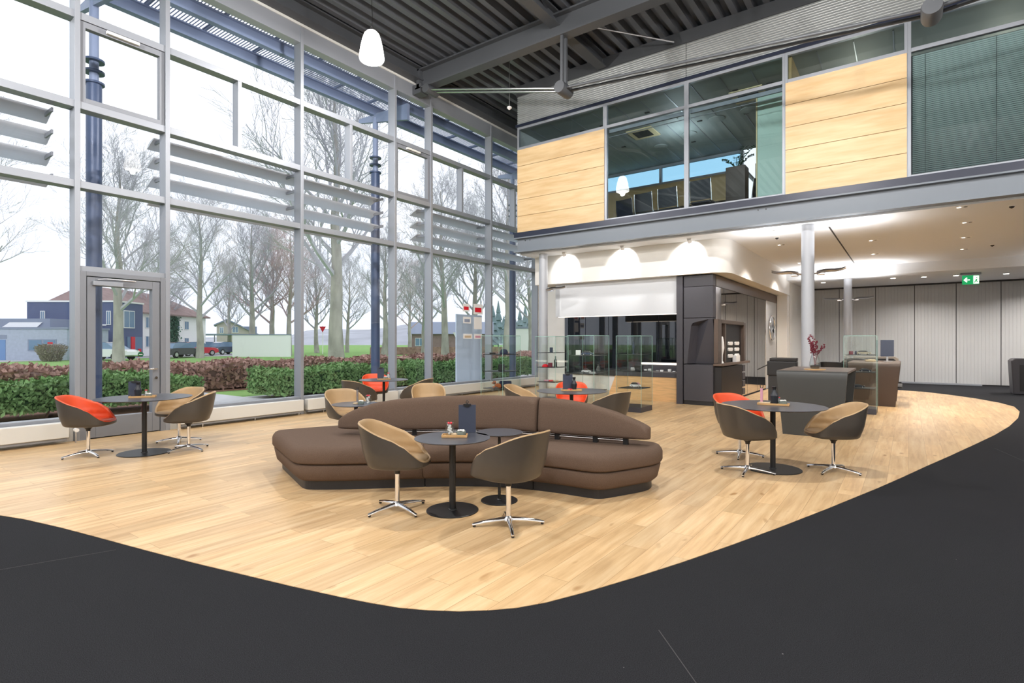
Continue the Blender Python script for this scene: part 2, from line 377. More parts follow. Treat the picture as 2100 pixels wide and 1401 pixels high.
# steel edge channel along the facade + purlins along the hall
def channel_y(x0, x1, y0, y1, z0, z1, t=.03):
    m = MB(); m.box(x0, x1, y0, y1, z0, z0 + t); m.box(x0, x1, y0, y1, z1 - t, z1); xm = (x0 + x1) / 2
    m.box(xm - .012, xm + .012, y0, y1, z0 + t, z1 - t); return m
def ibeam_x(x0, x1, y, w, z0, z1, t=.03):
    m = MB(); m.box(x0, x1, y - w / 2, y + w / 2, z0, z0 + t); m.box(x0, x1, y - w / 2, y + w / 2, z1 - t, z1)
    m.box(x0, x1, y - .012, y + .012, z0 + t, z1 - t); return m
tag(obj('roof_purlin', channel_y(-10.12, -9.86, YB, 16, 8.05, 8.37), M['steel']), 'dark grey steel purlin running along the top of the glass facade', 'purlin', 'dark steel purlins')
for x, lab in ((-6.0, 'dark grey purlin crossing the main roof beam above the first tie joint'), (.3, 'dark grey purlin over the middle of the hall'), (4.6, 'dark grey purlin at the right of the hall')):
    tag(obj('roof_purlin', channel_y(x - .12, x + .12, YB, 12.0, 8.1, 8.38), M['steel']), lab, 'purlin', 'dark steel purlins')
tag(obj('roof_purlin', MB().box(-8.58, XR, 12.05, 12.35, 8.1, 8.38), M['steel']), 'dark grey steel edge beam on top of the corrugated gallery cladding', 'purlin', 'dark steel purlins')

def truss(y, label):
    t = thing('roof_truss', label, 'roof beam', (0, y, 0), group='dark steel roof beams')
    b = ibeam_x(-10.05, XR, 0, .26, 7.83, 8.32, .035)
    obj('beam', b, M['steel'], t)
    st = MB(); st.box(-10.15, -9.85, -.13, .13, 7.72, 7.95); st.box(-10.0, -9.9, -.13, .13, 7.83, 8.32)
    st.tube([(-9.62, -.2, 7.74), (-9.62, .2, 7.74)], .11, 20)
    obj('end_bracket', st, M['steel'], t, bevel=.004)
    nod = [(-5.8, 6.73), (.27, 6.21), (6.3, 6.73)]
    for nx, nz_ in nod:
        po = MB()
        for s in (-1, 1): po.box(nx - .03, nx + .03, s * .075 - .03, s * .075 + .03, nz_ + .08, 7.83)
        obj('strut', po, M['steel'], t, bevel=.006)
        jn = MB().tube([(nx, -.2, nz_), (nx, -.15, nz_), (nx, .15, nz_), (nx, .2, nz_)], [.12, .13, .13, .12], 28)
        obj('joint', jn, M['steel'], t, smooth=True)
    pts = [(-9.62, 7.74)] + nod + [(8.95, 7.74)]
    for (xa, za), (xb, zb) in zip(pts, pts[1:]):
        rr = MB()
        for s in (-.09, .09): rr.tube([(xa, s, za), (xb, s, zb)], .027, 12)
        obj('tie_rod', rr, M['satin'] if xa < -9 else M['steel'], t, smooth=True)
truss(9.85, 'dark steel roof beam with hanging tie rods, seen from window wall to top centre')
truss(3.52, 'dark steel roof beam with tie rods overhead, nearer the camera')
# wind brace under deck
tag(obj('wind_brace', MB().tube([(-5.7, 10.0, 8.15), (-4.2, 11.9, 8.12)], .02, 8), M['satin'], smooth=True), 'thin steel brace rod below the ribbed deck near the cladding', 'brace', 'thin roof brace rods')
tag(obj('wind_brace', MB().tube([(-6.05, 9.7, 8.33), (-5.35, 7.0, 8.3)], .02, 8), M['satin'], smooth=True), 'thin steel rod rising from the beam top beside the crossing purlin', 'brace', 'thin roof brace rods')
s_ = thing('smoke_detector', 'small pale detector hanging under the ribbed deck near the window wall', 'detector', (-7.75, 10.6, 7.1))
obj('housing', MB().lathe([(.001, -.05), (.03, -.03), (.06, 0), (.05, .03), (.02, .04)], n=16), M['whitep'], s_, smooth=True); obj('stem', MB().tube([(0, 0, .03), (0, 0, 1.28)], .008, 6), M['satin'], s_)

# ------------------------------------------------------------------ glass facade
ys = [-3.49, -2.24, .30, 2.84, 4.08, 6.61, 9.15, 10.40, 12.95, 15.48]
Z1, Z2, Z3, ZH = 3.88, 5.08, 6.43, 7.66
gx = -10.30
def pane(y0, y1, z0, z1): return MB().box(gx - .006, gx + .006, y0, y1, z0, z1)
for i in range(len(ys) - 1):
    y0, y1 = ys[i], ys[i + 1]; narrow = (y1 - y0) < 2
    isdoor = abs(y0 - 2.84) < .01
    wn = thing('window_%d' % (i + 1), '%s glass facade bay%s' % ('narrow' if narrow else 'wide', ' above the glass door' if isdoor else ''), 'window', kind='structure')
    fr = MB()
    zb = 2.62 if isdoor else .33
    for z in ((zb,) if not isdoor else (zb,)): fr.box(-10.35, -10.15, y0 + .03, y1 - .03, z - .05, z + .03)
    for z in (Z1, Z2, Z3): fr.box(-10.35, -10.14, y0 + .03, y1 - .03, z - .055, z + .055)
    fr.box(-10.35, -10.14, y0 + .03, y1 - .03, ZH, ZH + .34)
    obj('frame', fr, M['alu'], wn, bevel=.004)
    mu = MB().box(-10.36, -10.12, y1 - .035, y1 + .035, 0, 7.98)
    if i == 0: mu.box(-10.36, -10.12, y0 - .035, y0 + .035, 0, 7.98)
    obj('mullion', mu, M['alu'], wn, bevel=.004)
    gl = MB(); edges = [zb + .03, Z1, Z2, Z3, ZH]
    for a, b in zip(edges, edges[1:]): gl.box(gx - .005, gx + .005, y0 + .03, y1 - .03, a + .02, b - .02)
    obj('glazing', gl, M['glass'], wn)
    if not narrow:
        ym = (y0 + y1) / 2 - .02
        obj('centre_mullion', MB().box(-10.35, -10.15, ym - .035, ym + .035, Z2 + .055, Z3 - .055), M['alu'], wn, bevel=.004)
    else:
        sa = MB()
        a, b, c, d = y0 + .04, y1 - .04, Z2 + .06, Z3 - .06
        sa.box(-10.26, -10.16, a, a + .07, c, d); sa.box(-10.26, -10.16, b - .07, b, c, d); sa.box(-10.26, -10.16, a + .07, b - .07, c, c + .07); sa.box(-10.26, -10.16, a + .07, b - .07, d - .09, d)
        obj('sash', sa, M['aludark'], wn, bevel=.003)
        obj('window_opener', MB().box(-10.16, -10.10, (a + b) / 2 - .25, (a + b) / 2 + .2, d - .07, d - .02), M['cream'], wn, bevel=.006)
# door
dr = thing('door_1', 'grey framed glass door in the facade', 'door', kind='structure')
f_ = MB(); f_.box(-10.3, -10.12, 2.875, 2.95, 0, 2.57); f_.box(-10.3, -10.12, 3.97, 4.045, 0, 2.57); f_.box(-10.3, -10.12, 2.95, 3.97, 2.5, 2.57)
obj('door_frame', f_, M['aludark'], dr, bevel=.004)
f_ = MB(); a, b = 2.96, 3.96
f_.box(-10.26, -10.13, a, a + .11, .02, 2.49); f_.box(-10.26, -10.13, b - .11, b, .02, 2.49); f_.box(-10.26, -10.13, a + .11, b - .11, .02, .33); f_.box(-10.26, -10.13, a + .11, b - .11, 2.36, 2.49)
lf = obj('door_leaf', f_, M['aludark'], dr, bevel=.005)
obj('door_glass', MB().box(-10.2, -10.19, a + .11, b - .11, .33, 2.36), M['glass'], dr)
cl = MB().box(-10.13, -10.07, 3.02, 3.42, 2.36, 2.43)
o = obj('door_closer', cl, M['alu'], dr, bevel=.008); obj('closer_arm', MB().tube([(-10.09, 3.08, 2.45), (-10.09, 3.2, 2.47), (-10.1, 3.6, 2.47)], .011, 6), M['satin'], o)
h_ = MB(); h_.tube([(-10.13, 3.9, 1.05), (-10.06, 3.9, 1.05), (-10.06, 3.88, 1.05), (-10.06, 3.76, 1.05)], .011, 10)
o = obj('door_handle', h_, M['chrome'], dr, smooth=True)
obj('lock', MB().tube([(-10.13, 3.9, .9), (-10.11, 3.9, .9)], .022, 16), M['chrome'], dr)
st_ = obj('door_sticker', MB().tube([(-10.189, 3.70, 1.29), (-10.186, 3.70, 1.29)], .042, 24), M['stickergreen'], dr)
st_['label'] = 'round dark green sticker with pale band'
obj('sticker_band', MB().box(-10.185, -10.184, 3.675, 3.725, 1.285, 1.295), M['whitep'], st_)
structure('trim_2', MB().box(-10.34, -10.16, ys[0], 2.8, 0, .3), M['cream'], 'cream sill panel under the facade glass', 'sill')
structure('trim_3', MB().box(-10.34, -10.16, 4.12, 15.48, 0, .3), M['cream'], 'cream sill panel beyond the glass door', 'sill')
# convector radiators
def radiator(y0, y1, lab):
    t = thing('radiator', lab, 'radiator', (-10.06, 0, 0), group='low convector radiators')
    b = MB(); b.box(-.05, .09, y0, y1, .09, .315)
    obj('casing', b, M['cream'], t, bevel=.01)
    g = MB(); y = y0 + .1
    obj('fin_pipe', MB().box(-.03, .06, y0 + .02, y1 - .02, .05, .085), M['alu'], t)
    y = y0 + .4
    while y < y1 - .2:
        obj('foot', MB().tube([(.03, y, .0), (.03, y, .088)], .012, 8), M['satin'], t); y += .95
    return t
radiator(-3.3, .25, 'cream convector at the far left of the facade')
r_ = radiator(.35, 2.70, 'cream convector under the left window beside the glass door')
v = thing('radiator_valve', 'white radiator valve with brass stem left of the glass door', 'valve', (-9.98, 2.78, 0)); obj('stem', MB().tube([(0, 0, .0), (0, 0, .16)], .01, 8), M['satin'], v); obj('knob', MB().tube([(-.03, 0, .19), (.05, 0, .19)], .028, 14), M['whitep'], v, smooth=True)
radiator(4.2, 6.55, 'cream convector right of the glass door')
radiator(6.65, 9.1, 'cream convector behind the tan chair and sofa')
radiator(9.2, 12.9, 'cream convector behind the far left display case')
radiator(13.0, 15.3, 'cream convector nearest the white end wall')

# outer sunshade blades (airfoil section)
def blades(y0, y1, lab):
    t = thing('sunshade', lab, 'sunshade', (-10.75, 0, 0), group='grey sunshade louvres outside the glass')
    for z in (4.97, 4.64, 4.31, 3.98):
        sec = [(-.15, -.075), (-.09, -.01), (0, .035), (.10, .06), (.15, .065), (.14, .045), (.07, .015), (0, -.015), (-.08, -.055)]
        m = MB().prism([(a, z + b) for a, b in sec], y0, y1, 'y')
        obj('louvre_blade', m, M['blade'], t, smooth=True, ang=50)
    for y in ys:
        if y0 < y < y1 or abs(y - y0) < .3 or abs(y - y1) < .3:
            yy = min(max(y, y0 + .06), y1 - .06)
            for z in (4.97, 4.64, 4.31, 3.98): obj('louvre_bracket', MB().box(.05, .39, yy - .012, yy + .012, z - .03, z + .03), M['aludark'], t)
blades(-2.5, 2.66, 'four grey sunshade blades left of the glass door')
blades(4.05, 9.02, 'four grey sunshade blades right of the glass door, in front of the big tree')
blades(10.33, 15.6, 'four grey sunshade blades nearest the gallery')

# ------------------------------------------------------------------ exterior canopy and columns
cp = thing('entrance_canopy', 'slate blue steel canopy with grating outside above the glass', 'canopy', (0, 0, 0))
gr = MB(); y = -4.0
while y < 20.5:
    gr.box(-11.95, -10.42, y, y + .014, 7.90, 7.915); y += .062
obj('grating', gr, M['canopy'], cp)
for x, z in ((-11.75, 7.62), (-10.85, 7.62)):
    obj('edge_rail', channel_y(x - .07, x + .07, -4, 20.5, z, z + .26, .025), M['canopy'], cp)
y = -3
while y < 20:
    obj('cross_bar', MB().box(-11.9, -10.45, y - .02, y + .02, 7.86, 7.92), M['canopy'], cp); y += 1.05
for y in (-2.81, 3.52, 9.85, 16.2):
    g = MB().prism([(-12.35, 7.55), (-10.42, 7.20), (-10.42, 7.62), (-12.35, 7.66)], y - .04, y + .04, 'y')
    bx = obj('bracket_beam', g, M['canopy'], cp)
for y, lab in ((-2.81, 'blue round canopy column left of the view'), (3.52, 'dark blue round column with stacked rings outside the glass door'), (9.85, 'dark blue round column with rings outside, near the big tree'), (16.2, 'blue round column outside, seen through the farthest pane')):
    t = thing('canopy_column', lab, 'column', (-11.7, y, 0), group='blue columns outside')
    obj('shaft', MB().lathe([(.118, -.25), (.118, 6.05), (.135, 6.05), (.135, 6.09), (.07, 6.09)], n=28), M['bluecol'], t, smooth=True)
    obj('upper_shaft', MB().lathe([(.072, 6.05), (.072, 7.56)], n=20), M['canopy'], t, smooth=True)
    for z in (6.07, 6.27, 6.47): obj('ring', MB().lathe([(.07, z - .015), (.158, z - .015), (.158, z + .018), (.07, z + .018)], n=28, close=False), M['bluecol'], t, smooth=True)

# ------------------------------------------------------------------ furniture: tub chairs
def chair_proto(name, lining, shell, label, cat='chair'):
    t = thing(name, label, cat)
    def plan(th, k=1.0):
        c_, s__ = cos(th), sin(th)
        ex = 2 / 2.5
        x = -math.copysign(abs(c_) ** ex, c_); y = math.copysign(abs(s__) ** ex, s__)
        a = .275; b = .285 if x > 0 else .275
        return x * b * k, y * a * k
    def rim(th):
        d = abs(math.degrees(th if th <= pi else th - 2 * pi))
        kp = [(0, .785), (25, .785), (50, .765), (75, .715), (95, .66), (110, .60), (122, .535), (135, .48), (150, .45), (180, .445)]
        def li(d):
            d = abs(d); d = 360 - d if d > 180 else d
            for (a, za), (b, zb) in zip(kp, kp[1:]):
                if a <= d <= b: return za + (zb - za) * (d - a) / (b - a)
        return sum(li(d + o_) for o_ in (-14, -9, -4, 0, 4, 9, 14)) / 7
    n = 72
    def ring(kfun, zfun, lean=True):
        out = []
        for i in range(n):
            th = 2 * pi * i / n; z = zfun(th); k = kfun(th, z); x, y = plan(th, k)
            if lean: x -= max(0, z - .45) * .16 * (1 if x < 0.1 else .4)
            out.append((x, y, z))
        return out
    def fr(th):
        d = abs(math.degrees(th)); d = 360 - d if d > 180 else d
        u = min(1, max(0, (d - 95) / 45)); return u * u * (3 - 2 * u)
    def kk(th, z, f=1.0):
        k = kz(z); return (k + (1.02 - k) * fr(th) * min(1, max(0, (z - .404) / .012))) * f
    def kz(z): return .89 + .11 * min(1, max(0, (z - .415)) / .12) ** .7 + .05 * max(0, z - .5)
    rows = []
    for k, z in ((.05, .388), (.4, .390), (.7, .396), (.84, .406)): rows.append(ring(lambda th, zz, k=k: k * (1 + .13 * fr(th)), lambda th, z=z: z, False))
    for j in range(0, 9):
        f = j / 8.0
        rows.append(ring(kk, lambda th, f=f: .42 + (rim(th) - .42) * f))
    obj('shell', MB().grid(rows, True), shell, t, smooth=True, ang=80)
    rl = [ring(kk, lambda th: rim(th)), ring(lambda th, z: kk(th, z, .985), lambda th: rim(th) + .010), ring(lambda th, z: kk(th, z, .955), lambda th: rim(th) + .010), ring(lambda th, z: kk(th, z, .93), lambda th: rim(th))]
    for j in range(1, 13):
        f = j / 12.0
        def zf(th, f=f): return rim(th) + (.43 - rim(th)) * f
        def kf(th, z):
            k = kk(th, z, .925)
            if .44 < z < .60: k -= .03 * abs(sin((z - .44) / .16 * pi * 2))
            return k
        rl.append(ring(kf, zf))
    obj('lining', MB().grid(rl, True), lining, t, smooth=True, ang=80)
    se = [ring(lambda th, z, k=k: k * (1 + .06 * fr(th)), lambda th, z=z: z, False) for k, z in ((.84, .425), (.90, .44), (.905, .455), (.87, .468), (.6, .474), (.05, .47))]
    obj('seat', MB().grid(se, True), lining, t, smooth=True, ang=80)
    obj('swivel_collar', MB().lathe([(.024, .325), (.026, .345), (.05, .372), (.085, .392)], n=20), M['black'], t, smooth=True)
    obj('stem', MB().lathe([(.021, .04), (.021, .33)], n=20), M['chrome'], t, smooth=True)
    obj('hub', MB().lathe([(.03, .035), (.042, .045), (.04, .062), (.022, .085)], n=20), M['chrome'], t, smooth=True)
    for k in range(4):
        a = pi / 4 + k * pi / 2
        d = Vector((cos(a), sin(a), 0)); nn = Vector((-sin(a), cos(a), 0))
        rws = []
        for u, hw, z0, z1 in ((.02, .021, .048, .075), (.1, .018, .043, .066), (.2, .0145, .032, .052), (.285, .0125, .018, .034), (.295, .009, .018, .028)):
            p = d * u
            rws.append([p + nn * hw + Vector((0, 0, z0)), p + nn * hw + Vector((0, 0, (z0 + z1) / 2)), p + nn * hw * .45 + Vector((0, 0, z1)), p - nn * hw * .45 + Vector((0, 0, z1)), p - nn * hw + Vector((0, 0, (z0 + z1) / 2)), p - nn * hw + Vector((0, 0, z0))])
        m = MB().grid(rws, True); nn_ = len(m.v); m.f += [tuple(range(nn_ - 6, nn_)), tuple(range(5, -1, -1))]
        lg = obj('leg', m, M['chrome'], t, smooth=True, ang=50)
        obj('foot_pad', MB().lathe([(.012, .004), (.013, .02)], (d.x * .278, d.y * .278, 0), 12), M['black'], lg)
    return t

chairs = [
    # x, y, facing deg, leg turn, lining, label
    (-3.67, 3.337, 36, 'tan', 'taupe tub chair with tan lining left of the small round table before the sofa'),
    (-2.63, 3.584, 178, 'tan', 'taupe tub chair seen from behind, right of the small table before the sofa'),
    (-8.696, 2.554, 50, 'orange', 'taupe tub chair with orange lining left of the table by the glass door'),
    (-8.042, 3.504, 236, 'tan', 'taupe tub chair with its dark side showing, right of the table by the glass door'),
    (-8.823, 3.708, 290, 'tan', 'tan-lined tub chair behind the table by the glass door'),
    (-1.49, 6.652, 48, 'tan', 'dark tub chair seen from behind at the near left of the right-hand round table'),
    (-1.789, 7.554, 325, 'orange', 'orange-lined tub chair at the far left of the right-hand round table'),
    (-.70, 7.281, 208, 'tan', 'tub chair with open tan inside at the right of the right-hand round table'),
    (-8.20, 6.55, 92, 'tan', 'dark-backed tub chair left of the farthest table at the windows'),
    (-9.2, 7.75, 325, 'orange', 'orange tub chair behind the farthest table at the windows'),
    (-7.68, 7.45, 200, 'tan', 'dark-backed tub chair right of the farthest table at the windows'),
    (-6.56, 5.0, 345, 'tan', 'tan tub chair behind the left end of the sofa at the half-hidden small table'),
    (-6.35, 6.45, 318, 'tan', 'tan tub chair of which only the curved top shows above the sofa back'),
    (-5.03, 7.3, 15, 'tan', 'tan-lined tub chair left of the round table behind the sofa'),
    (-4.63, 8.12, 300, 'orange', 'orange tub chair behind the round table before the display cases'),
    (-3.52, 7.2, 170, 'tan', 'dark-backed tub chair right of the round table behind the sofa'),
]
protos = {}
legturn = [12, 10, 20, 5, 8, 15, 5, 20, 0, 0, 10, 0, 0, 0, 0, 0]
for i, (x, y, ang, kind_, lab) in enumerate(chairs):
    if kind_ not in protos:
        t = protos[kind_] = chair_proto('tub_chair', M[kind_], M['shell'], lab)
    else:
        t = copy_tree(protos[kind_]); t['label'] = lab
    t.location = (x, y, .004); t.rotation_euler[2] = R(ang)
    t['group'] = 'tub chairs round the tables'

# ------------------------------------------------------------------ tables
def table(x, y, h, r, rb, rp, label):
    t = thing('round_table', label, 'table', (x, y, .004), group='round pedestal tables')
    obj('tabletop', MB().lathe([(.001, h - .012), (r - .012, h - .012), (r, h - .004), (r, h - .002), (r - .002, h), (.001, h)], n=72), M['tabletop'], t, smooth=True, ang=30)
    obj('column', MB().lathe([(rp, .008), (rp, h - .013)], n=24), M['black'], t, smooth=True)
    obj('collar', MB().lathe([(rp + .012, .008), (rp + .01, .016), (rp, .02)], n=24), M['black'], t)
    obj('base_plate', MB().lathe([(.001, 0), (rb, 0), (rb, .006), (rb - .004, .009), (.001, .009)], n=64), M['black'], t, smooth=True, ang=30)
    return (x, y, h + .004)
T1 = table(-3.274, 3.623, .646, .335, .23, .029, 'small round charcoal table before the sofa, between two tan-lined chairs')
T2 = table(-3.117, 4.103, .646, .22, .172, .014, 'smallest bare black table tucked against the sofa seat')
T3 = table(-8.314, 3.063, .746, .56, .31, .03, 'large round charcoal table before the glass door')
T4 = table(-1.289, 7.004, .746, .57, .31, .03, 'large round dark table at the right on the open oak floor')
T5 = table(-8.49, 7.361, .736, .48, .28, .026, 'farthest round table at the windows beyond the sofa')
T6 = table(-6.10, 4.80, .646, .32, .23, .026, 'small round table half hidden behind the left end of the sofa')
T7 = table(-4.211, 7.383, .736, .54, .3, .03, 'round table behind the sofa in front of the glass display cases')

# things on the tables
def tray(T, dx, dy, rot, w_, d_, lab, roundy=False):
    t = thing('serving_tray', lab, 'tray', (T[0] + dx, T[1] + dy, T[2] + .0005), R(rot), group='small wooden trays on the tables')
    b = MB().box(-w_ / 2, w_ / 2, -d_ / 2, d_ / 2, 0, .012)
    obj('tray_base', b, M['wood'], t, bevel=.004)
    rm = MB(); e_ = .008
    rm.box(-w_ / 2, w_ / 2, -d_ / 2, -d_ / 2 + e_, .012, .024); rm.box(-w_ / 2, w_ / 2, d_ / 2 - e_, d_ / 2, .012, .024); rm.box(-w_ / 2, -w_ / 2 + e_, -d_ / 2 + e_, d_ / 2 - e_, .012, .024); rm.box(w_ / 2 - e_, w_ / 2, -d_ / 2 + e_, d_ / 2 - e_, .012, .024)
    obj('rim', rm, M['wood'], t)
    def at(u, v): 
        a = R(rot); return (T[0] + dx + u * cos(a) - v * sin(a), T[1] + dy + u * sin(a) + v * cos(a), T[2] + .013)
    return at
def jar(p, lab, s=1.0):
    t = thing('sugar_jar', lab, 'jar', p, group='glass jars of sweets')
    obj('glass_body', MB().lathe([(.001, 0), (.032 * s, 0), (.038 * s, .02 * s), (.036 * s, .05 * s), (.027 * s, .085 * s), (.03 * s, .095 * s)], n=24), M['smallglass'], t, smooth=True)
    f = MB(); rr = random.Random(int(p[0] * 1000) & 255)
    for k in range(10):
        a = rr.random() * 6.28; q = rr.random() * .016 * s; f.ball((q * cos(a), q * sin(a), (.012 + .0075 * k) * s), .011 * s, 8)
    obj('wrapped_sweets', f, M['whitep'], t, smooth=True); t2 = MB()
    for k in range(4): t2.ball((.014 * s * cos(k * 1.6), .014 * s * sin(k * 1.6), .094 * s), .009 * s, 8)
    obj('red_sweets', t2, M['red'], t, smooth=True)
def bowl(p, lab, s=1.0):
    t = thing('sugar_bowl', lab, 'bowl', p, group='small grey bowls with sugar sachets')
    obj('bowl_body', MB().lathe([(.001, 0), (.04 * s, 0), (.045 * s, .008), (.046 * s, .04 * s), (.042 * s, .04 * s), (.04 * s, .015)], n=28), M['bowl'], t, smooth=True)
    f = MB()
    for k in range(9): f.ball((.022 * s * cos(k * 2.4), .022 * s * sin(k * 2.4), .04 * s + .004 * (k % 3)), .015 * s, 8, (1, 1, .6))
    obj('sachets', f, M['sugar'], t, smooth=True)
def bottle(p, lab, s=1.0):
    t = thing('ceramic_bottle', lab, 'bottle', p, group='black ceramic bottles')
    obj('bottle_body', MB().lathe([(.001, 0), (.036 * s, 0), (.045 * s, .07 * s), (.047 * s, .10 * s), (.022 * s, .15 * s), (.02 * s, .17 * s)], n=28), M['vase'], t, smooth=True, ang=30)
    obj('neck', MB().lathe([(.02 * s, .17 * s), (.027 * s, .205 * s), (.024 * s, .208 * s), (.001, .205 * s)], n=24), M['black'], t, smooth=True)
def menu(p, rot, lab, w_=.16, h=.26, clip=True):
    t = thing('menu_clipboard', lab, 'menu board', p, R(rot), group='dark menu clipboards')
    a = R(8)
    obj('board', MB().box(-w_ / 2, w_ / 2, -.004, .004, 0, h), M['menu'], t, bevel=.001)
    c_ = obj('clip', MB().box(-.035, .035, -.012, .012, h - .012, h + .008), M['black'], t)
    r = MB().tube([(0, -.002, h + .005), (-.012, -.004, h + .03), (0, -.004, h + .045), (.012, -.004, h + .03), (0, -.002, h + .005)], .004, 6); r.box(-.018, .018, -.014, -.002, h - .02, h + .006)
    obj('clip_lever', r, M['black'], c_)
def stand(p, lab, col='satin', s=1.0):
    t = thing('card_stand', lab, 'card stand', p, group='slim upright card stands')
    obj('upright', MB().box(-.014, .014, -.008, .008, 0, .17 * s), M[col], t, bevel=.002)
    obj('prongs', MB().tube([(-.016, 0, .205 * s), (-.014, 0, .18 * s), (0, 0, .168 * s), (.014, 0, .18 * s), (.016, 0, .205 * s)], .0045, 6), M['vase'], t)
def snack(p, lab, c='carton'):
    t = MB().box(-.03, .03, -.025, .025, 0, .02)
    tag(obj('wafer_packet', t, M[c], loc=p, bevel=.004), lab, 'snack packet', 'little packets on the trays')
at = tray(T1, .0, .03, 36, .225, .105, 'narrow oak tray on the small table before the sofa')
jar(at(-.045, .015), 'jar of wrapped sweets on the tray before the sofa', 1.15); bowl(at(.055, .01), 'grey bowl of sachets on the tray before the sofa', .95); snack(at(.004, .0), 'orange wafer packet between jar and bowl before the sofa')
menu((T1[0] - .06, T1[1] + .27, T1[2]), 36, 'upright blue-black clipboard behind the tray before the sofa')
at = tray(T3, .0, -.02, 60, .30, .13, 'oval wooden tray on the table before the glass door')
menu(at(-.10, .05), 60, 'black clipboard on the tray before the glass door', .14, .20); bottle(at(-.05, -.01), 'matt black bottle on the tray before the glass door', .95); jar(at(.035, .03), 'sweet jar on the tray before the glass door', .85); bowl(at(.075, -.01), 'grey sugar bowl on the tray before the glass door', .8)
at = tray(T4, .0, .03, 5, .34, .12, 'pale rectangular tray on the right-hand round table')
bottle(at(.01, .0), 'faceted black bottle on the right-hand round table', 1.0); bowl(at(.10, .005), 'grey-green bowl of sachets on the right-hand round table'); jar(at(.05, .035), 'pale sweet jar behind the black bottle on the right-hand table', .8)
stand(at(-.13, .03), 'lilac card stand with forked top on the right-hand round table', 'pink', 1.05); snack(at(-.12, -.02), 'yellow wafer packet at the left of the right-hand tray'); snack(at(-.06, -.02), 'yellow wafer packet beside the bottle on the right-hand tray')
at = tray(T5, .0, .0, 50, .26, .12, 'dark small tray on the farthest window table')
menu(at(-.06, .03), 50, 'black clipboard on the farthest window table', .13, .22); bowl(at(.03, -.02), 'grey bowl on the farthest window table', .9); jar(at(.09, .03), 'sweet jar on the farthest window table', 1.2)
stand((T6[0] - .02, T6[1] + .04, T6[2]), 'grey forked card stand on the half-hidden small table', 'satin', 1.1); bowl((T6[0] + .07, T6[1] + .03, T6[2]), 'grey-green bowl on the half-hidden small table', .95); jar((T6[0] + .13, T6[1] + .10, T6[2]), 'sweet jar on the half-hidden small table', 1.2); snack((T6[0] + .02, T6[1] - .02, T6[2]), 'orange packet on the half-hidden small table')
at = tray(T7, .0, .0, 28, .32, .12, 'pale tray on the round table before the display cases')
menu(at(-.06, .04), 28, 'blue-grey clipboard on the table before the display cases', .15, .24); bottle(at(.04, .0), 'black ceramic bottle on the table before the display cases', .95); snack(at(-.02, -.03), 'red packet on the tray before the display cases', 'red')

# ------------------------------------------------------------------ sofa
def chaikin(pts, n=2, closed=True):
    for _ in range(n):
        out = []; m = len(pts)
        for i in range(m if closed else m - 1):
            a, b = Vector(pts[i]), Vector(pts[(i + 1) % m]); out += [a * .75 + b * .25, a * .25 + b * .75]
        if not closed: out = [Vector(pts[0])] + out + [Vector(pts[-1])]
        pts = out
    return [tuple(p) for p in pts]
def inset(poly, d):
    n = len(poly); out = []
    A = sum(poly[i][0] * poly[(i + 1) % n][1] - poly[(i + 1) % n][0] * poly[i][1] for i in range(n))
    sg = 1 if A > 0 else -1
    for i in range(n):
        p, a, b = Vector(poly[i]), Vector(poly[i - 1]), Vector(poly[(i + 1) % n])
        d1 = (p - a); d2 = (b - p)
        if d1.length < 1e-9 or d2.length < 1e-9: out.append(tuple(p)); continue
        d1.normalize(); d2.normalize()
        n1 = Vector((-d1.y, d1.x)) * sg; n2 = Vector((-d2.y, d2.x)) * sg; nn = n1 + n2
        if nn.length < 1e-6: nn = n1
        nn.normalize(); k = 1 / max(.5, nn.dot(n1))
        out.append(tuple(p + nn * d * k))
    return out
def slab(poly, rings):
    m = MB(); n = len(poly); rows = [[(x, y, z) for x, y in inset(poly, d)] for z, d in rings]
    m.grid(rows, True); k = len(m.v); m.f += [tuple(range(k - n, k)), tuple(range(n - 1, -1, -1))]; return m
front = [(-4.92, 3.17), (-4.62, 3.34), (-4.38, 3.55), (-4.14, 3.78), (-3.93, 3.98), (-3.74, 4.14), (-3.55, 4.27), (-3.37, 4.38), (-3.2, 4.45), (-3.02, 4.49), (-2.84, 4.53), (-2.33, 4.62)]
rear = [(-5.85, 4.35), (-5.45, 4.72), (-5.1, 4.95), (-4.75, 5.14), (-4.42, 5.28), (-4.1, 5.38), (-3.8, 5.46), (-3.5, 5.52), (-3.2, 5.56), (-2.95, 5.58), (-2.7, 5.58), (-2.12, 5.56)]
sofa = thing('curved_sofa', 'long curved brown wool sofa island with floating backrest in the room centre', 'sofa')
pl = [(-6.18, 3.60)] + [(-4.92, 3.12)] + front[1:-1] + [(-2.29, 4.57), (-1.99, 5.25), (-2.07, 5.60)] + rear[:-1][::-1]
dens = []
for i in range(len(pl)):
    p, q = Vector(pl[i]), Vector(pl[(i + 1) % len(pl)]); k = max(1, int((q - p).length / .05))
    dens += [tuple(p.lerp(q, j / k)) for j in range(k)]
for _ in range(9):
    dens = [tuple(Vector(dens[i - 1]) * .25 + Vector(dens[i]) * .5 + Vector(dens[(i + 1) % len(dens)]) * .25) for i in range(len(dens))]
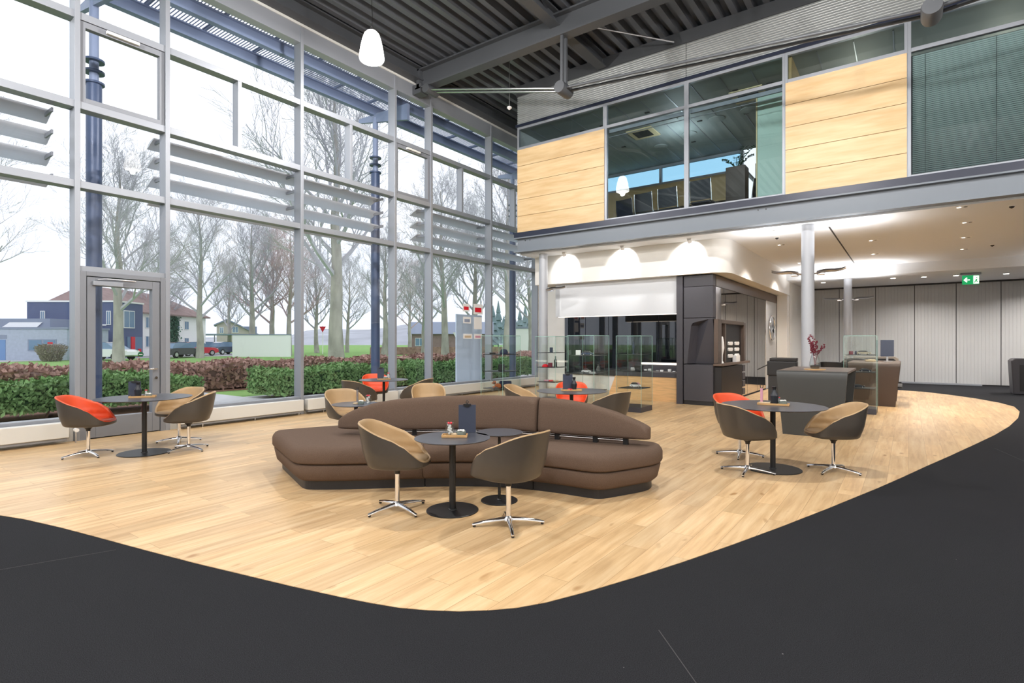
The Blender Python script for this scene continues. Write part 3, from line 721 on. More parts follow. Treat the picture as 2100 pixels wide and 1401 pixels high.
def slice_obj(name, mb, planes, m, parent, **kw):
    """keep the piece of a closed mesh between cutting planes and cap it"""
    import bmesh
    o = obj(name, mb, m, parent, **kw); bm = bmesh.new(); bm.from_mesh(o.data)
    for co_, no_ in planes:
        r = bmesh.ops.bisect_plane(bm, geom=bm.verts[:] + bm.edges[:] + bm.faces[:], plane_co=co_, plane_no=no_, clear_outer=True)
        ed = [e_ for e_ in r['geom_cut'] if isinstance(e_, bmesh.types.BMEdge)]
        bmesh.ops.holes_fill(bm, edges=ed, sides=0) if ed else None
    bmesh.ops.recalc_face_normals(bm, faces=bm.faces); bm.to_mesh(o.data); bm.free()
    return o
def cut(pa, pb, side):
    a_, b_ = Vector((*pa, 0)), Vector((*pb, 0)); d = (b_ - a_).normalized(); n_ = Vector((d.y, -d.x, 0)) * side
    return (a_ - n_ * .004, n_)
S1, S2 = ((-3.98, 3.93), (-4.55, 5.24)), ((-3.06, 4.48), (-3.06, 5.58))
for pls in ([cut(*S1, 1)], [cut(*S1, -1), cut(*S2, 1)], [cut(*S2, -1)]):
    slice_obj('seat_cushion', slab(dens, [(.275, .03), (.285, .008), (.30, 0), (.375, 0), (.405, .012), (.43, .032), (.444, .06), (.451, .095)]), pls, M['sofa'], sofa, smooth=True, ang=60)
    slice_obj('base_panel', slab(dens, [(.095, .09), (.102, .075), (.125, .05), (.25, .02), (.262, .028), (.27, .045)]), pls, M['sofa'], sofa, smooth=True, ang=60)
    slice_obj('plinth', slab(dens, [(.004, .11), (.1, .11)]), pls, M['plinth'], sofa)
path = chaikin([(-5.24, 3.90), (-4.86, 4.06), (-4.52, 4.31), (-4.22, 4.60), (-3.86, 4.84), (-3.44, 4.98), (-3.02, 5.06), (-2.52, 5.17), (-2.10, 5.27)], 3, False)
L = [0]
for a, b in zip(path, path[1:]): L.append(L[-1] + (Vector(b) - Vector(a)).length)
tot = L[-1]
def along(s):
    s = min(max(s, 0), tot)
    for i in range(len(L) - 1):
        if L[i] <= s <= L[i + 1]:
            u = (s - L[i]) / max(1e-9, L[i + 1] - L[i]); a, b = Vector(path[i]), Vector(path[i + 1]); d = (b - a).normalized()
            return a.lerp(b, u), d
def ztop(s):
    kp = [(0, .62), (.02, .67), (.05, .73), (.12, .81), (.2, .855), (.35, .885), (.5, .893), (.66, .89), (.74, .88), (.82, .845), (.9, .775), (.96, .70), (1, .64)]
    f = s / tot
    for (a, za), (b, zb) in zip(kp, kp[1:]):
        if a <= f <= b: return za + (zb - za) * (f - a) / (b - a)
def backrest(s0, s1, e0, e1):
    rows = []; n = 26
    stops = sorted(set([s0, s0 + .006, s0 + .02, s0 + .05] + [s0 + .05 + (s1 - s0 - .1) * i / n for i in range(n + 1)] + [s1 - .05, s1 - .02, s1 - .006, s1]))
    for s in stops:
        p, d = along(s); nn = Vector((-d.y, d.x)); zb = .515; zt = ztop(s)
        r0 = .10 if e0 else .02; r1 = .10 if e1 else .02
        k = 1.0
        if s - s0 < r0: k = min(k, .35 + .65 * math.sqrt(max(0, 1 - (1 - (s - s0) / r0) ** 2)))
        if s1 - s < r1: k = min(k, .35 + .65 * math.sqrt(max(0, 1 - (1 - (s1 - s) / r1) ** 2)))
        hh = (zt - zb) / 2 * (.8 + .2 * k); hw = .085 * k; zc = (zt + zb) / 2; row = []
        for i in range(20):
            a = 2 * pi * i / 20; ca, sa_ = cos(a), sin(a)
            u = math.copysign(abs(ca) ** .55, ca) * hw; v = math.copysign(abs(sa_) ** .45, sa_) * hh
            q = p + nn * (u + (v / .18) * .02)
            row.append((q.x, q.y, zc + v))
        rows.append(row)
    m = MB().grid(rows, True); k = len(m.v); m.f += [tuple(range(k - 20, k)), tuple(range(19, -1, -1))]
    return m
cs = tot * .66
obj('backrest', backrest(0, cs - .006, True, False), M['sofa'], sofa, smooth=True, ang=70)
obj('backrest', backrest(cs + .006, tot, False, True), M['sofa'], sofa, smooth=True, ang=70)
pts = []
for i in range(30):
    p, d = along(tot * (.07 + .86 * i / 29)); pts.append((p.x, p.y, .488))
obj('support_rail', MB().tube(pts, .017, 10), M['chrome'], sofa, smooth=True)
for f in (.1, .25, .42, .55, .72, .84, .93):
    p, d = along(tot * f)
    Mx = Matrix.Translation((p.x, p.y, 0)) @ Matrix.Rotation(math.atan2(d.y, d.x), 4, 'Z')
    obj('support_bracket', MB().box(-.025, .025, -.03, .03, .445, .53, Mx), M['black'], sofa, bevel=.003)

# ------------------------------------------------------------------ gallery
GX0 = -8.56
gal = MB(); gal.box(GX0 - .05, XR, YG - .12, YG + .02, 4.28, 4.42)
structure('trim_4', gal, M['beamcap'], 'dark blue ledge on top of the gallery beam', 'ledge', bevel=.004)
bm_ = MB(); bm_.box(GX0, XR, YG - .02, YG + .02, 3.92, 4.26); bm_.box(GX0 - .06, XR, YG - .12, YG + .1, 3.89, 3.925); bm_.box(GX0 - .06, XR, YG - .12, YG + .1, 4.255, 4.285)
structure('trim_5', bm_, M['beam'], 'grey steel beam under the gallery', 'beam')
bo = MB()
for x in (-8.3, -8.15, -2.5, -2.35):
    bo.tube([(x, YG - .02, 4.2), (x, YG - .035, 4.2)], .012, 8)
tag(obj('trim_6', bo, M['black']), 'dark bolt heads on the gallery beam', 'bolts', kind='structure')
structure('floor', MB().box(GX0, XR, YG + .02, 20, 4.0, 4.28), M['carpetroom'], 'gallery floor slab', 'floor')
# under-gallery ceiling
structure('ceiling', MB().box(GX0, XR, YG + .1, 20.2, 3.85, 3.99), M['ceil'], 'cream ceiling under the gallery', 'ceiling')
structure('ceiling', MB().box(GX0 - 1.8, XR, 20.2, 24.6, 3.55, 3.99), M['ceil'], 'lowered rear ceiling band', 'ceiling')
tag(obj('trim_7', MB().box(-1.33, -1.30, 12.9, 19.4, 3.845, 3.852), M['seam']), 'dark linear slot in the ceiling beside the column', 'ceiling slot', kind='structure')
# strip between slab and glass facade
structure('wall_gallery_side', MB().box(GX0 - .02, GX0, YG + .02, 15.5, 3.9, 8.38), M['panelgrey'], 'grey end face of the gallery', 'wall')
# corrugated cladding
cz = []; z = 7.34; k = 0
while z < 8.12:
    for u in range(6): cz.append((YG - .008 - .026 * abs(sin(pi * u / 6)), z + .05 * u / 6))
    z += .05
structure('wall_cladding', MB().grid([[(GX0, y, z) for y, z in cz], [(-3.99, y, z) for y, z in cz]]), M['clad'], 'silver corrugated cladding above the gallery windows', 'wall')
structure('wall_cladding', MB().grid([[(-3.98, y + .004, z) for y, z in cz], [(XR, y + .004, z) for y, z in cz]]), M['clad'], 'silver corrugated cladding right of the panel joint', 'wall')
structure('trim_8', MB().box(GX0 - .04, XR, YG - .06, YG + .06, 7.27, 7.34), M['beamcap'], 'dark flashing under the corrugated cladding', 'flashing')
bays = [(GX0, -5.96, 'wood'), (-5.96, -3.98, 'glass'), (-3.98, -2.0, 'glass'), (-2.0, -.01, 'wood'), (-.01, 2.6, 'blind'), (2.6, 4.6, 'wood'), (4.6, 6.8, 'blind'), (6.8, XR, 'wood')]
nw = 20
for a, b, kd in bays:
    wn = thing('window_%d' % nw, 'gallery bay with %s' % {'wood': 'maple boards below a transom light', 'glass': 'clear meeting room window', 'blind': 'closed grey venetian blind'}[kd], 'window', kind='structure'); nw += 1
    fr = MB(); t_ = .05
    fr.box(a, a + t_, YG - .03, YG + .05, 4.42, 7.27); fr.box(b - t_, b, YG - .03, YG + .05, 4.42, 7.27)
    for z0, z1 in ((7.21, 7.27), (6.66, 6.73)): fr.box(a + t_, b - t_, YG - .03, YG + .05, z0, z1)
    if kd != 'wood': fr.box(a + t_, b - t_, YG - .03, YG + .05, 4.42, 4.47)
    obj('frame', fr, M['alu'], wn, bevel=.003)
    gl = MB().box(a + t_, b - t_, YG, YG + .01, 6.73, 7.21)
    if kd != 'wood': gl.box(a + t_, b - t_, YG, YG + .01, 4.47, 6.66)
    obj('glazing', gl, M['gallery'], wn)
    if kd == 'wood':
        h = (6.66 - 4.42) / 5
        for k in range(5):
            obj('wood_board', MB().box(a + .012, b - .012, YG - .045, YG + .04, 4.42 + k * h + .004, 4.42 + (k + 1) * h - .004), M['maple'], wn, bevel=.002)
        obj('board_backing', MB().box(a, b, YG + .042, YG + .06, 4.42, 6.66), M['seam'], wn)
    if kd == 'blind':
        bl = MB(); z = 4.5
        while z < 6.62:
            bl.add([(a + .07, YG + .06, z), (b - .07, YG + .06, z), (b - .07, YG + .09, z - .014), (a + .07, YG + .09, z - .014), (a + .07, YG + .06, z - .002), (b - .07, YG + .06, z - .002), (b - .07, YG + .09, z - .016), (a + .07, YG + .09, z - .016)], [(0, 1, 2, 3), (7, 6, 5, 4)]); z += .034
        o = obj('venetian_blind', bl, M['blind'], wn)
        obj('blind_cord', MB().box(a + .25, a + .256, YG + .05, YG + .055, 4.5, 6.6).box(a + 1.2, a + 1.206, YG + .05, YG + .055, 4.5, 6.6), M['black'], o)
        obj('blind_backing', MB().box(a + .05, b - .05, YG + .16, YG + .165, 4.45, 6.66), M['seam'], wn)
    if kd == 'glass':
        obj('blind_headrail', MB().box(a + .06, b - .06, YG + .06, YG + .11, 6.56, 6.64).box(a + .06, b - .06, YG + .07, YG + .09, 6.46, 6.47), M['aludark'], wn)
# meeting room behind the glass
gc = MB(); gc.box(GX0, 2.6, YG + .06, 17.38, 7.24, 7.3)
structure('ceiling', gc, M['gceil'], 'grey ceiling of the gallery meeting room', 'ceiling')
st2 = MB()
for k in range(14): st2.box(-8.3 + k * .62, -8.28 + k * .62, YG + .2, 17.2, 7.232, 7.239)
tag(obj('trim_9', st2, M['alu']), 'pale joints in the meeting room ceiling', 'ceiling joints', kind='structure')
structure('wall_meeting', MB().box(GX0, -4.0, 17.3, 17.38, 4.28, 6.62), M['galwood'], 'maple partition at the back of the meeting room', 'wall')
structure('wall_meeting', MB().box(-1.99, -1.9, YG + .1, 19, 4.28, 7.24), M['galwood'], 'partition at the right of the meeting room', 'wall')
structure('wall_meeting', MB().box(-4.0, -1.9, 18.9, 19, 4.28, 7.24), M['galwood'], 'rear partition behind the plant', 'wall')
wn = thing('window_40', 'clerestory band at the back of the meeting room', 'window', kind='structure')
fr = MB(); fr.box(GX0, -4.0, 17.3, 17.38, 6.62, 6.68); fr.box(GX0, -4.0, 17.3, 17.38, 7.16, 7.24)
for x in (-8.5, -6.55, -4.04): fr.box(x - .04, x + .04, 17.29, 17.39, 6.66, 7.2)
fr.box(-4.04, -3.96, 17.3, 18.9, 6.62, 6.7)
obj('frame', fr, M['aludark'], wn); obj('glazing', MB().box(GX0, -4.04, 17.33, 17.34, 6.68, 7.16), M['blueglass'], wn)
fp = thing('frosted_door_panel', 'tall frosted glass panel at the right edge of the gallery window', 'glass panel', (-2.35, 12.9, 4.28))
obj('panel', MB().box(-.33, .33, -.015, .015, .05, 2.62), M['frost'], fp); obj('edge_post', MB().box(-.36, -.335, -.02, .02, 0, 2.65), M['vent'], fp)
def conf_chair(x, y, rot, lab):
    t = thing('conference_chair', lab, 'chair', (x, y, 4.28), R(rot), group='black mesh chairs in the gallery room')
    b = MB(); rows = []
    for j in range(7):
        z = .48 + j * .075; rows.append([(-.20 - .02 * j * .35 - .02 * cos(v * 1.2), v * .23, z + .012 * abs(v)) for v in (-1, -.6, -.2, .2, .6, 1)])
    m = MB().grid(rows); n_ = len(m.v); m.add([(p[0] - .012, p[1], p[2]) for p in m.v[:n_]], [tuple(reversed(f)) for f in m.f[:]])
    obj('mesh_back', m, M['mesh'], t, smooth=True)
    obj('seat', MB().box(-.2, .22, -.22, .22, .43, .47), M['mesh'], t, bevel=.015)
    for s in (-1, 1):
        obj('leg_frame', MB().tube([(-.25, s * .24, .95), (-.23, s * .25, .7), (-.2, s * .25, .46), (.2, s * .25, .44), (.24, s * .25, .02), (-.22, s * .25, .012)], .011, 8), M['chrome'], t, smooth=True)
    return t
for x, y, r_, lab in ((-6.0, 13.6, 80, 'black mesh chair cut by the left frame of the gallery window'), (-5.37, 13.3, 84, 'black mesh chair second from the left in the gallery window'), (-4.72, 13.2, 86, 'black mesh chair third from the left in the gallery window'), (-3.88, 13.0, 88, 'black mesh chair behind the middle gallery frame'), (-3.05, 13.6, 170, 'black mesh chair turned sideways before the dark planter'), (-5.1, 15.6, 270, 'black mesh chair on the far side of the meeting table')):
    conf_chair(x, y, r_, lab)
t = thing('meeting_table', 'long table between the gallery chairs', 'table', (-4.9, 14.5, 4.28)); obj('table_top', MB().box(-1.6, 1.6, -.5, .5, .71, .74), M['galwood'], t); obj('leg', MB().box(-1.3, -1.24, -.3, .3, 0, .71), M['satin'], t); obj('leg', MB().box(1.24, 1.3, -.3, .3, 0, .71), M['satin'], t)
t = thing('potted_plant', 'tall planter with arching dark green fronds in the gallery window', 'plant', (-3.3, 13.7, 4.28)); obj('planter', MB().box(-.22, .22, -.18, .18, 0, 1.35), M['deskbrown'], t, bevel=.01)
sm = MB(); lf_ = MB(); rr = random.Random(4)
for k in range(9):
    a = rr.random() * 6.28; le = .3 + rr.random() * .5; pts = [Vector((0, 0, 1.3)) + Vector((cos(a) * u * le * .8, sin(a) * u * le * .5, le * (u * 1.3 - u * u * .7))) for u in (0, .3, .6, .8, 1)]
    sm.tube(pts, [.012, .01, .008, .006, .004], 5)
    for i in range(14):
        u = .15 + .85 * i / 14; p = pts[0].lerp(pts[-1], u); seg = min(3, int(u * 4)); p = pts[seg].lerp(pts[seg + 1], u * 4 - seg) if seg < 4 else p
        s = 1 if i % 2 else -1; q = Vector((-sin(a) * s, cos(a) * s, .35)).normalized(); r2 = Vector((cos(a), sin(a), 0)) * .022
        lf_.add([p, p + q * .05 + r2, p + q * .1, p + q * .05 - r2], [(0, 1, 2, 3)])
obj('stem', sm, M['leafplant'], t); obj('leaves', lf_, M['leafplant'], t)
# ceiling fittings in the gallery room
for x, y in ((-7.2, 13.2), (-5.3, 13.1), (-4.3, 13.3), (-3.2, 13.1), (-2.5, 13.2), (-6.6, 13.2), (-5.6, 14.6), (-4.4, 14.4), (-3.3, 14.6), (-6.8, 15.0), (-5.0, 15.8)):
    tag(obj('recessed_light', MB().box(-.06, .06, -.035, .035, -.012, 0), M['ventdark'], loc=(x, y, 7.24)), 'small dark recessed light in the gallery room ceiling', 'light', 'dark recessed lights in the gallery ceiling')
for x, y, lab in ((-3.0, 13.5, 'square cream ceiling vent in the right gallery window'), (-5.9, 14.3, 'square cream ceiling vent in the left gallery window')):
    t = thing('ceiling_vent', lab, 'vent', (x, y, 7.235), group='square vents in the gallery ceiling'); obj('vent_frame', MB().box(-.36, .36, -.36, .36, -.03, 0), M['vent'], t, bevel=.01); obj('vent_slots', MB().box(-.22, .22, -.22, .22, -.04, -.028), M['ventdark'], t)
for x, y in ((-5.0, 13.9), (-4.0, 14.5), (-3.2, 14.4), (-4.9, 15.1), (-5.9, 15.6)):
    tag(obj('round_diffuser', MB().lathe([(.2, 0), (.2, -.015), (.12, -.03), (.001, -.03)], n=28), M['gceil'], loc=(x, y, 7.235), smooth=True), 'round air diffuser in the gallery room ceiling', 'vent', 'round diffusers in the gallery ceiling')

# ------------------------------------------------------------------ ground floor rear part
structure('wall_far_left', MB().box(-10.35, -4.4, 15.5, 15.7, 0, 3.9), M['white'], 'white end wall beside the windows', 'wall')
structure('wall_far_left', MB().box(-10.4, GX0, 15.5, 15.7, 3.9, 8.4), M['white'], 'white end wall above', 'wall')
structure('wall_back_glass', MB().box(-9.06, -4.49, 15.44, 15.5, .45, 2.6), M['darkglass'], 'black glossy glass wall behind the display cases', 'wall')
lines = MB()
for x in (-8.3, -7.5, -6.7, -5.9, -5.1): lines.box(x - .006, x + .006, 15.434, 15.44, .45, 2.6)
tag(obj('trim_10', lines, M['navy']), 'joints in the black glass wall', 'glass joints', kind='structure')
# bulkhead: L-shaped with rounded corner
bk = [(-10.18, 12.85), (-3.95, 12.85)]
for k in range(1, 9):
    a = -pi / 2 + pi / 2 * k / 8; bk.append((-3.75 + .45 * cos(a), 13.3 + .45 * sin(a)))
bk += [(-3.30, 20.8), (-4.5, 20.8), (-4.5, 15.49), (-10.18, 15.49)]
bk[0] = (-8.5, 12.85); bk[-1] = (-8.5, 15.49)
structure('wall_bulkhead', MB().prism(bk, 3.08, 3.85), M['white'], 'white bulkhead with rounded corner under the gallery ceiling', 'wall', smooth=True, ang=30)
structure('wall_bulkhead', MB().box(-3.64, -3.32, 20.45, 20.79, 0, 3.08), M['white'], 'white pier at the end of the mirrored block', 'wall')
hp = MB().box(-7.95, -4.53, 13.05, 13.2, 2.18, 3.08)
structure('wall_fascia', hp, M['fascia'], 'white hanging fascia above the black glass wall', 'wall')
o = obj('trim_11', MB().box(-7.9, -4.55, 13.12, 13.16, 2.165, 2.18), M['led']); tag(o, 'warm light strip under the white fascia', 'light strip', kind='structure')
# dark block with mirror
kx0, kx1, ky0, ky1 = -4.49, -3.66, 13.0, 20.8
structure('wall_block', MB().box(kx0, kx1 - .03, ky0 + .21, ky1, 0, 3.06), M['kiosk'], 'anthracite block carrying the mirrored side', 'wall')
kp = thing('panel_cladding', 'anthracite front panels with a shaped recess on the dark block', 'cladding', (0, 0, 0))
obj('side_strip', MB().box(kx0 - .02, -4.36, ky0 - .04, ky0 + .2, 0, 3.06), M['kiosk'], kp, bevel=.004)
obj('top_panel', MB().box(-4.34, kx1, ky0 - .01, ky0 + .2, 2.80, 3.06), M['kiosk'], kp, bevel=.004)
obj('upper_panel', MB().box(-4.34, kx1, ky0 - .02, ky0 + .2, 2.06, 2.79), M['kiosk'], kp, bevel=.004)
# middle panel with recess outline
rec = [(-4.26, .98), (-4.165, 1.87), (-4.13, 1.93), (-4.07, 1.955), (-3.76, 2.02)]
mp_ = MB().prism([(-4.34, .97), (-4.26, .98), (-4.165, 1.87), (-4.13, 1.93), (-4.07, 1.955), (-3.76, 2.02), (kx1, 2.02), (kx1, 2.05), (-4.34, 2.05)], ky0 - .02, ky0 + .2, 'y')
obj('middle_panel', mp_, M['kiosk'], kp)
rb = MB().add([(-4.26, ky0 - .02, .98), (-4.165, ky0 - .02, 1.87), (-4.07, ky0 - .02, 1.955), (-3.76, ky0 - .02, 2.02), (-3.66, ky0 - .02, 2.02), (-3.66, ky0 + .17, .98), (-4.12, ky0 + .17, .98), (-4.05, ky0 + .17, 1.88)], [(0, 6, 7, 1), (1, 7, 2), (2, 7, 3), (7, 6, 5, 4, 3)])
obj('recess', rb, M['kiosk'], kp)
obj('lower_panel', MB().box(-4.34, kx1, ky0 - .02, ky0 + .2, .1, .955), M['kiosk'], kp, bevel=.004)
obj('kick_plate', MB().box(-4.34, kx1, ky0, ky0 + .2, 0, .1), M['plinth'], kp)
# mirrored side
mi = thing('mirror_wall', 'bronze-tinted mirror covering the right side of the dark block', 'mirror', (0, 0, 0))
obj('mirror_panel', MB().box(kx1 - .03, kx1, ky0 + .21, 18.79, 0, 2.79), M['mirror'], mi)
obj('grey_panel', MB().box(kx1 - .03, kx1 + .003, 18.8, ky1 - .02, 0, 2.86), M['panelgrey'], mi)
obj('top_band', MB().box(kx1 - .03, kx1 + .01, ky0 + .21, ky1, 2.80, 3.06), M['bronze'], mi)
jl = MB()
for y in (13.9, 15.1, 16.3, 17.6): jl.box(kx1, kx1 + .002, y - .006, y + .006, 0, 2.79)
obj('mirror_joint', jl, M['seam'], mi)
# star emblem
sg = thing('star_emblem', 'round chrome three-pointed star emblem on the mirrored wall', 'emblem', (kx1 + .05, 19.5, 1.93))
ringp = [(0, .40 * cos(2 * pi * k / 48), .40 * sin(2 * pi * k / 48)) for k in range(49)]
obj('ring', MB().tube(ringp, .028, 10, False), M['chrome'], sg, smooth=True)
stm = MB()
for k in range(3):
    a = pi / 2 + k * 2 * pi / 3; tip = (0, .39 * cos(a), .39 * sin(a))
    for s in (-1, 1):
        b_ = a + s * pi / 3; base = (0, .055 * cos(b_), .055 * sin(b_))
        stm.add([(.045, 0, 0), tip, base, (-.02, 0, 0)], [(0, 1, 2), (3, 2, 1), (0, 2, 3), (0, 3, 1)])
obj('star', stm, M['chrome'], sg)
# display niche on the side of the block
ni = thing('display_niche', 'projecting bronze-framed niche with a black interior on the mirrored wall', 'display niche', (kx1 + .002, 0, 0))
x0, x1 = 0.0, .10
fr = MB()
outer = [(13.03, .95), (13.03, 2.02), (15.45, 2.02), (15.68, 1.90), (15.68, .95)]
fr.box(x0, x1, 13.03, 13.33, .99, 2.02); fr.box(x0, x1, 15.5, 15.68, .99, 2.0); fr.box(x0, x1, 13.33, 15.5, 1.93, 2.02)
obj('frame', fr, M['bronze'], ni, bevel=.01)
obj('shelf', MB().box(-.0, .2, 12.99, 15.72, .93, .985), M['desktop'], ni, bevel=.004)
obj('post', MB().box(x0, x1, 13.62, 13.72, .99, 1.93), M['bronze'], ni)
obj('interior', MB().box(x0, .012, 13.33, 15.5, .985, 1.93), M['kioskin'], ni)
obj('case_panel', MB().box(.012, .03, 14.0, 15.2, 1.05, 1.55), M['ventdark'], ni)
ix = kx1 + .035
for r0, z in enumerate((1.45, 1.30, 1.14)):
    for y in (14.3, 14.95):
        tag(obj('mirror_cap', MB().prism([(y - .2, z - .04), (y - .21, z + .02), (y - .16, z + .045), (y + .15, z + .045), (y + .2, z + .01), (y + .14, z - .045)], ix, ix + .035, 'x'), M['whitep'], bevel=.006), 'small white mirror cover on the black board in the niche', 'car part', 'white covers in the niche')
tag(obj('carton_box', MB().box(-.045, .045, -.2, .2, 0, .16), M['whitep'], loc=(kx1 + .085, 14.75, .9855), bevel=.004), 'small white carton standing in the niche', 'box')
t = thing('white_lamp_stand', 'white sculptural stand in the left slot of the niche', 'display stand', (kx1 + .075, 13.47, .9855)); obj('foot', MB().lathe([(.001, 0), (.04, 0), (.03, .03), (.012, .06), (.018, .2), (.04, .3)], n=16), M['whitep'], t, smooth=True); obj('head', MB().lathe([(.04, .3), (.05, .36), (.04, .5), (.02, .62), (.001, .64)], n=16), M['whitep'], t, smooth=True)
# low unit below niche
lu = thing('low_cabinet', 'black cabinet with small open cubes under the niche', 'cabinet', (kx1 + .003, 0, .004))
obj('body', MB().box(0, .17, 13.05, 15.0, .03, .9), M['kioskin'], lu, bevel=.005)
for k in range(4): obj('cube_shelf', MB().box(.02, .18, 15.03, 15.28, .12 + k * .2, .28 + k * .2), M['kiosk'], lu, bevel=.01)
# counter left of block
cn = thing('counter', 'dark counter with oak front and lit display slot left of the dark block', 'counter', (0, 0, .004))
obj('oak_front', MB().prism([(-6.5, 0), (-4.52, 0), (-4.52, .60), (-6.26, .60)], 13.3, 13.36, 'y'), M['woodedge'], cn)
obj('counter_body', MB().box(-6.25, -4.52, 13.37, 14.3, .02, .60), M['kiosk'], cn)
obj('counter_top', MB().box(-6.25, -4.52, 13.28, 14.3, .60, .72), M['kiosk'], cn, bevel=.005)
obj('counter_back', MB().box(-6.25, -4.52, 14.1, 14.3, .72, .94), M['kiosk'], cn)
obj('light_strip', MB().box(-5.85, -4.72, 14.06, 14.1, .88, .93), M['led'], cn)
rr = random.Random(9)
for k in range(7):
    x = -5.75 + k * .16
    tag(obj('key_fob', MB().box(-.04, .04, -.03, .03, 0, .03 + .02 * (k % 3)), M['whitep' if k % 3 else 'satin'], loc=(x, 13.6 + .12 * (k % 2), .7245), bevel=.008), 'small pale accessory on the lit counter', 'accessory', 'pale accessories on the lit counter')

# back wall of grey partition panels
bwall = MB()
x = -3.3; xs = []
while x < XR: xs.append(x); x += 1.16
for k, x in enumerate(xs):
    a, b = x, min(XR, x + 1.16)
    n = 12; pr = []
    for i in range(n):
        u = a + .008 + (b - a - .016) * i / n; w_ = (b - a - .016) / n
        pr += [(u, 24.3), (u + w_ * .8, 24.3), (u + w_ * .85, 24.306), (u + w_ * .95, 24.306)]
    bwall.grid([[(p_, q, .04) for p_, q in pr], [(p_, q, 3.52) for p_, q in pr]])
structure('wall_back', bwall, M['panelgrey'], 'grey ribbed folding partition at the back', 'wall')
structure('wall_back', MB().box(-4.5, XR, 24.32, 24.6, 0, 3.99), M['seam'], 'dark rear wall behind the partition', 'wall')
structure('trim_12', MB().box(-3.3, XR, 24.2, 24.33, 3.5, 3.56), M['seam'], 'dark track above the partition', 'track')
structure('wall_back', MB().box(-4.6, -3.3, 20.9, 24.5, 0, 3.99), M['white'], 'white return wall', 'wall')
structure('trim_13', MB().box(-.2, 2.0, 24.05, 24.29, .01, .06), M['alu'], 'floor grille along the partition', 'grille')

# columns inside
for x, y, zt, lab in ((-1.64, 12.42, 3.86, 'tall light grey round column behind the reception desk'), (-1.60, 20.9, 3.56, 'farther grey round column with winged uplights'), (-7.95, 12.42, 3.86, 'light grey round column at the end of the gallery by the windows'), (4.69, 12.42, 3.86, 'light grey column under the gallery, outside the picture at the right'), (4.69, 20.9, 3.56, 'grey column near the back wall, outside the picture at the right')):
    t = thing('round_column', lab, 'column', (x, y, 0), group='light grey columns')
    obj('shaft', MB().lathe([(.118, .0), (.118, zt)], n=36), M['column'], t, smooth=True)
def wing(x, y, z, s, ang, lab):
    t = thing('uplight', lab, 'wall light', (x, y, z), R(ang), group='winged uplights on the columns')
    rows = []
    for i in range(9):
        u = i / 8; xx = .16 + .5 * u * s; zz = .0 + .08 * u + .015 * sin(u * pi * 2)
        wd = .19 * (1 - u * .8); rows.append([(xx, -wd, zz), (xx, -wd * .4, zz - .02), (xx, wd * .4, zz - .02), (xx, wd, zz)])
    m = MB().grid(rows); k = len(m.v); m.add([(a, b, c + .03) for a, b, c in m.v[:k]], [tuple(reversed(f)) for f in m.f[:]])
    obj('reflector', m, M['satin'], t, smooth=True)
    obj('arm', MB().tube([(.117, 0, 0), (.2, 0, .01)], .016, 8), M['chrome'], t)
    obj('lamp_housing', MB().box(.17, .30, -.05, .05, -.035, .012), M['chrome'], t, bevel=.01)
wing(-1.64, 12.42, 2.86, 1, 5, 'winged uplight on the right of the tall grey column'); wing(-1.64, 12.42, 2.86, 1, 185, 'winged uplight on the left of the tall grey column')
wing(-1.60, 20.9, 2.86, 1.1, 5, 'winged uplight on the right of the farther column'); wing(-1.60, 20.9, 2.86, 1.1, 185, 'winged uplight on the left of the farther column')
wing(-7.95, 12.42, 2.86, 1, 5, 'winged uplight on the column by the windows')

for yy in (12.42, 20.9):  # uplights added on the unseen columns to brighten the ceiling
    wing(4.69, yy, 2.86, 1.1, 5, 'winged uplight added on an unseen column at the right'); wing(4.69, yy, 2.86, 1.1, 185, 'winged uplight facing left, added on an unseen column at the right')
# exit sign
t = thing('exit_sign', 'green emergency exit sign hanging from the rear ceiling', 'exit sign', (1.5, 21.2, 3.2), R(8))
obj('mount', MB().box(-.24, .24, -.03, .03, .29, .345), M['aludark'], t)
obj('sign_face', MB().box(-.2, .2, -.012, .012, .0, .27), M['green'], t)
wm = MB().box(.06, .19, -.016, -.013, .015, .255); obj('door_pictogram', wm, M['signwhite'], t)
ar = MB(); ar.box(-.15, -.02, -.016, -.013, .12, .15); ar.prism([(-.17, .135), (-.10, .21), (-.075, .19), (-.12, .135), (-.075, .08), (-.10, .06)], -.017, -.013, 'y'); obj('arrow', ar, M['signwhite'], t)
rn = MB(); rn.prism([(.12, .16), (.15, .16), (.14, .10), (.175, .07), (.16, .055), (.12, .09), (.09, .04), (.075, .055), (.105, .11)], -.02, -.017, 'y'); rn.box(.125, .15, -.02, -.017, .18, .21); obj('running_figure', rn, M['green'], t)

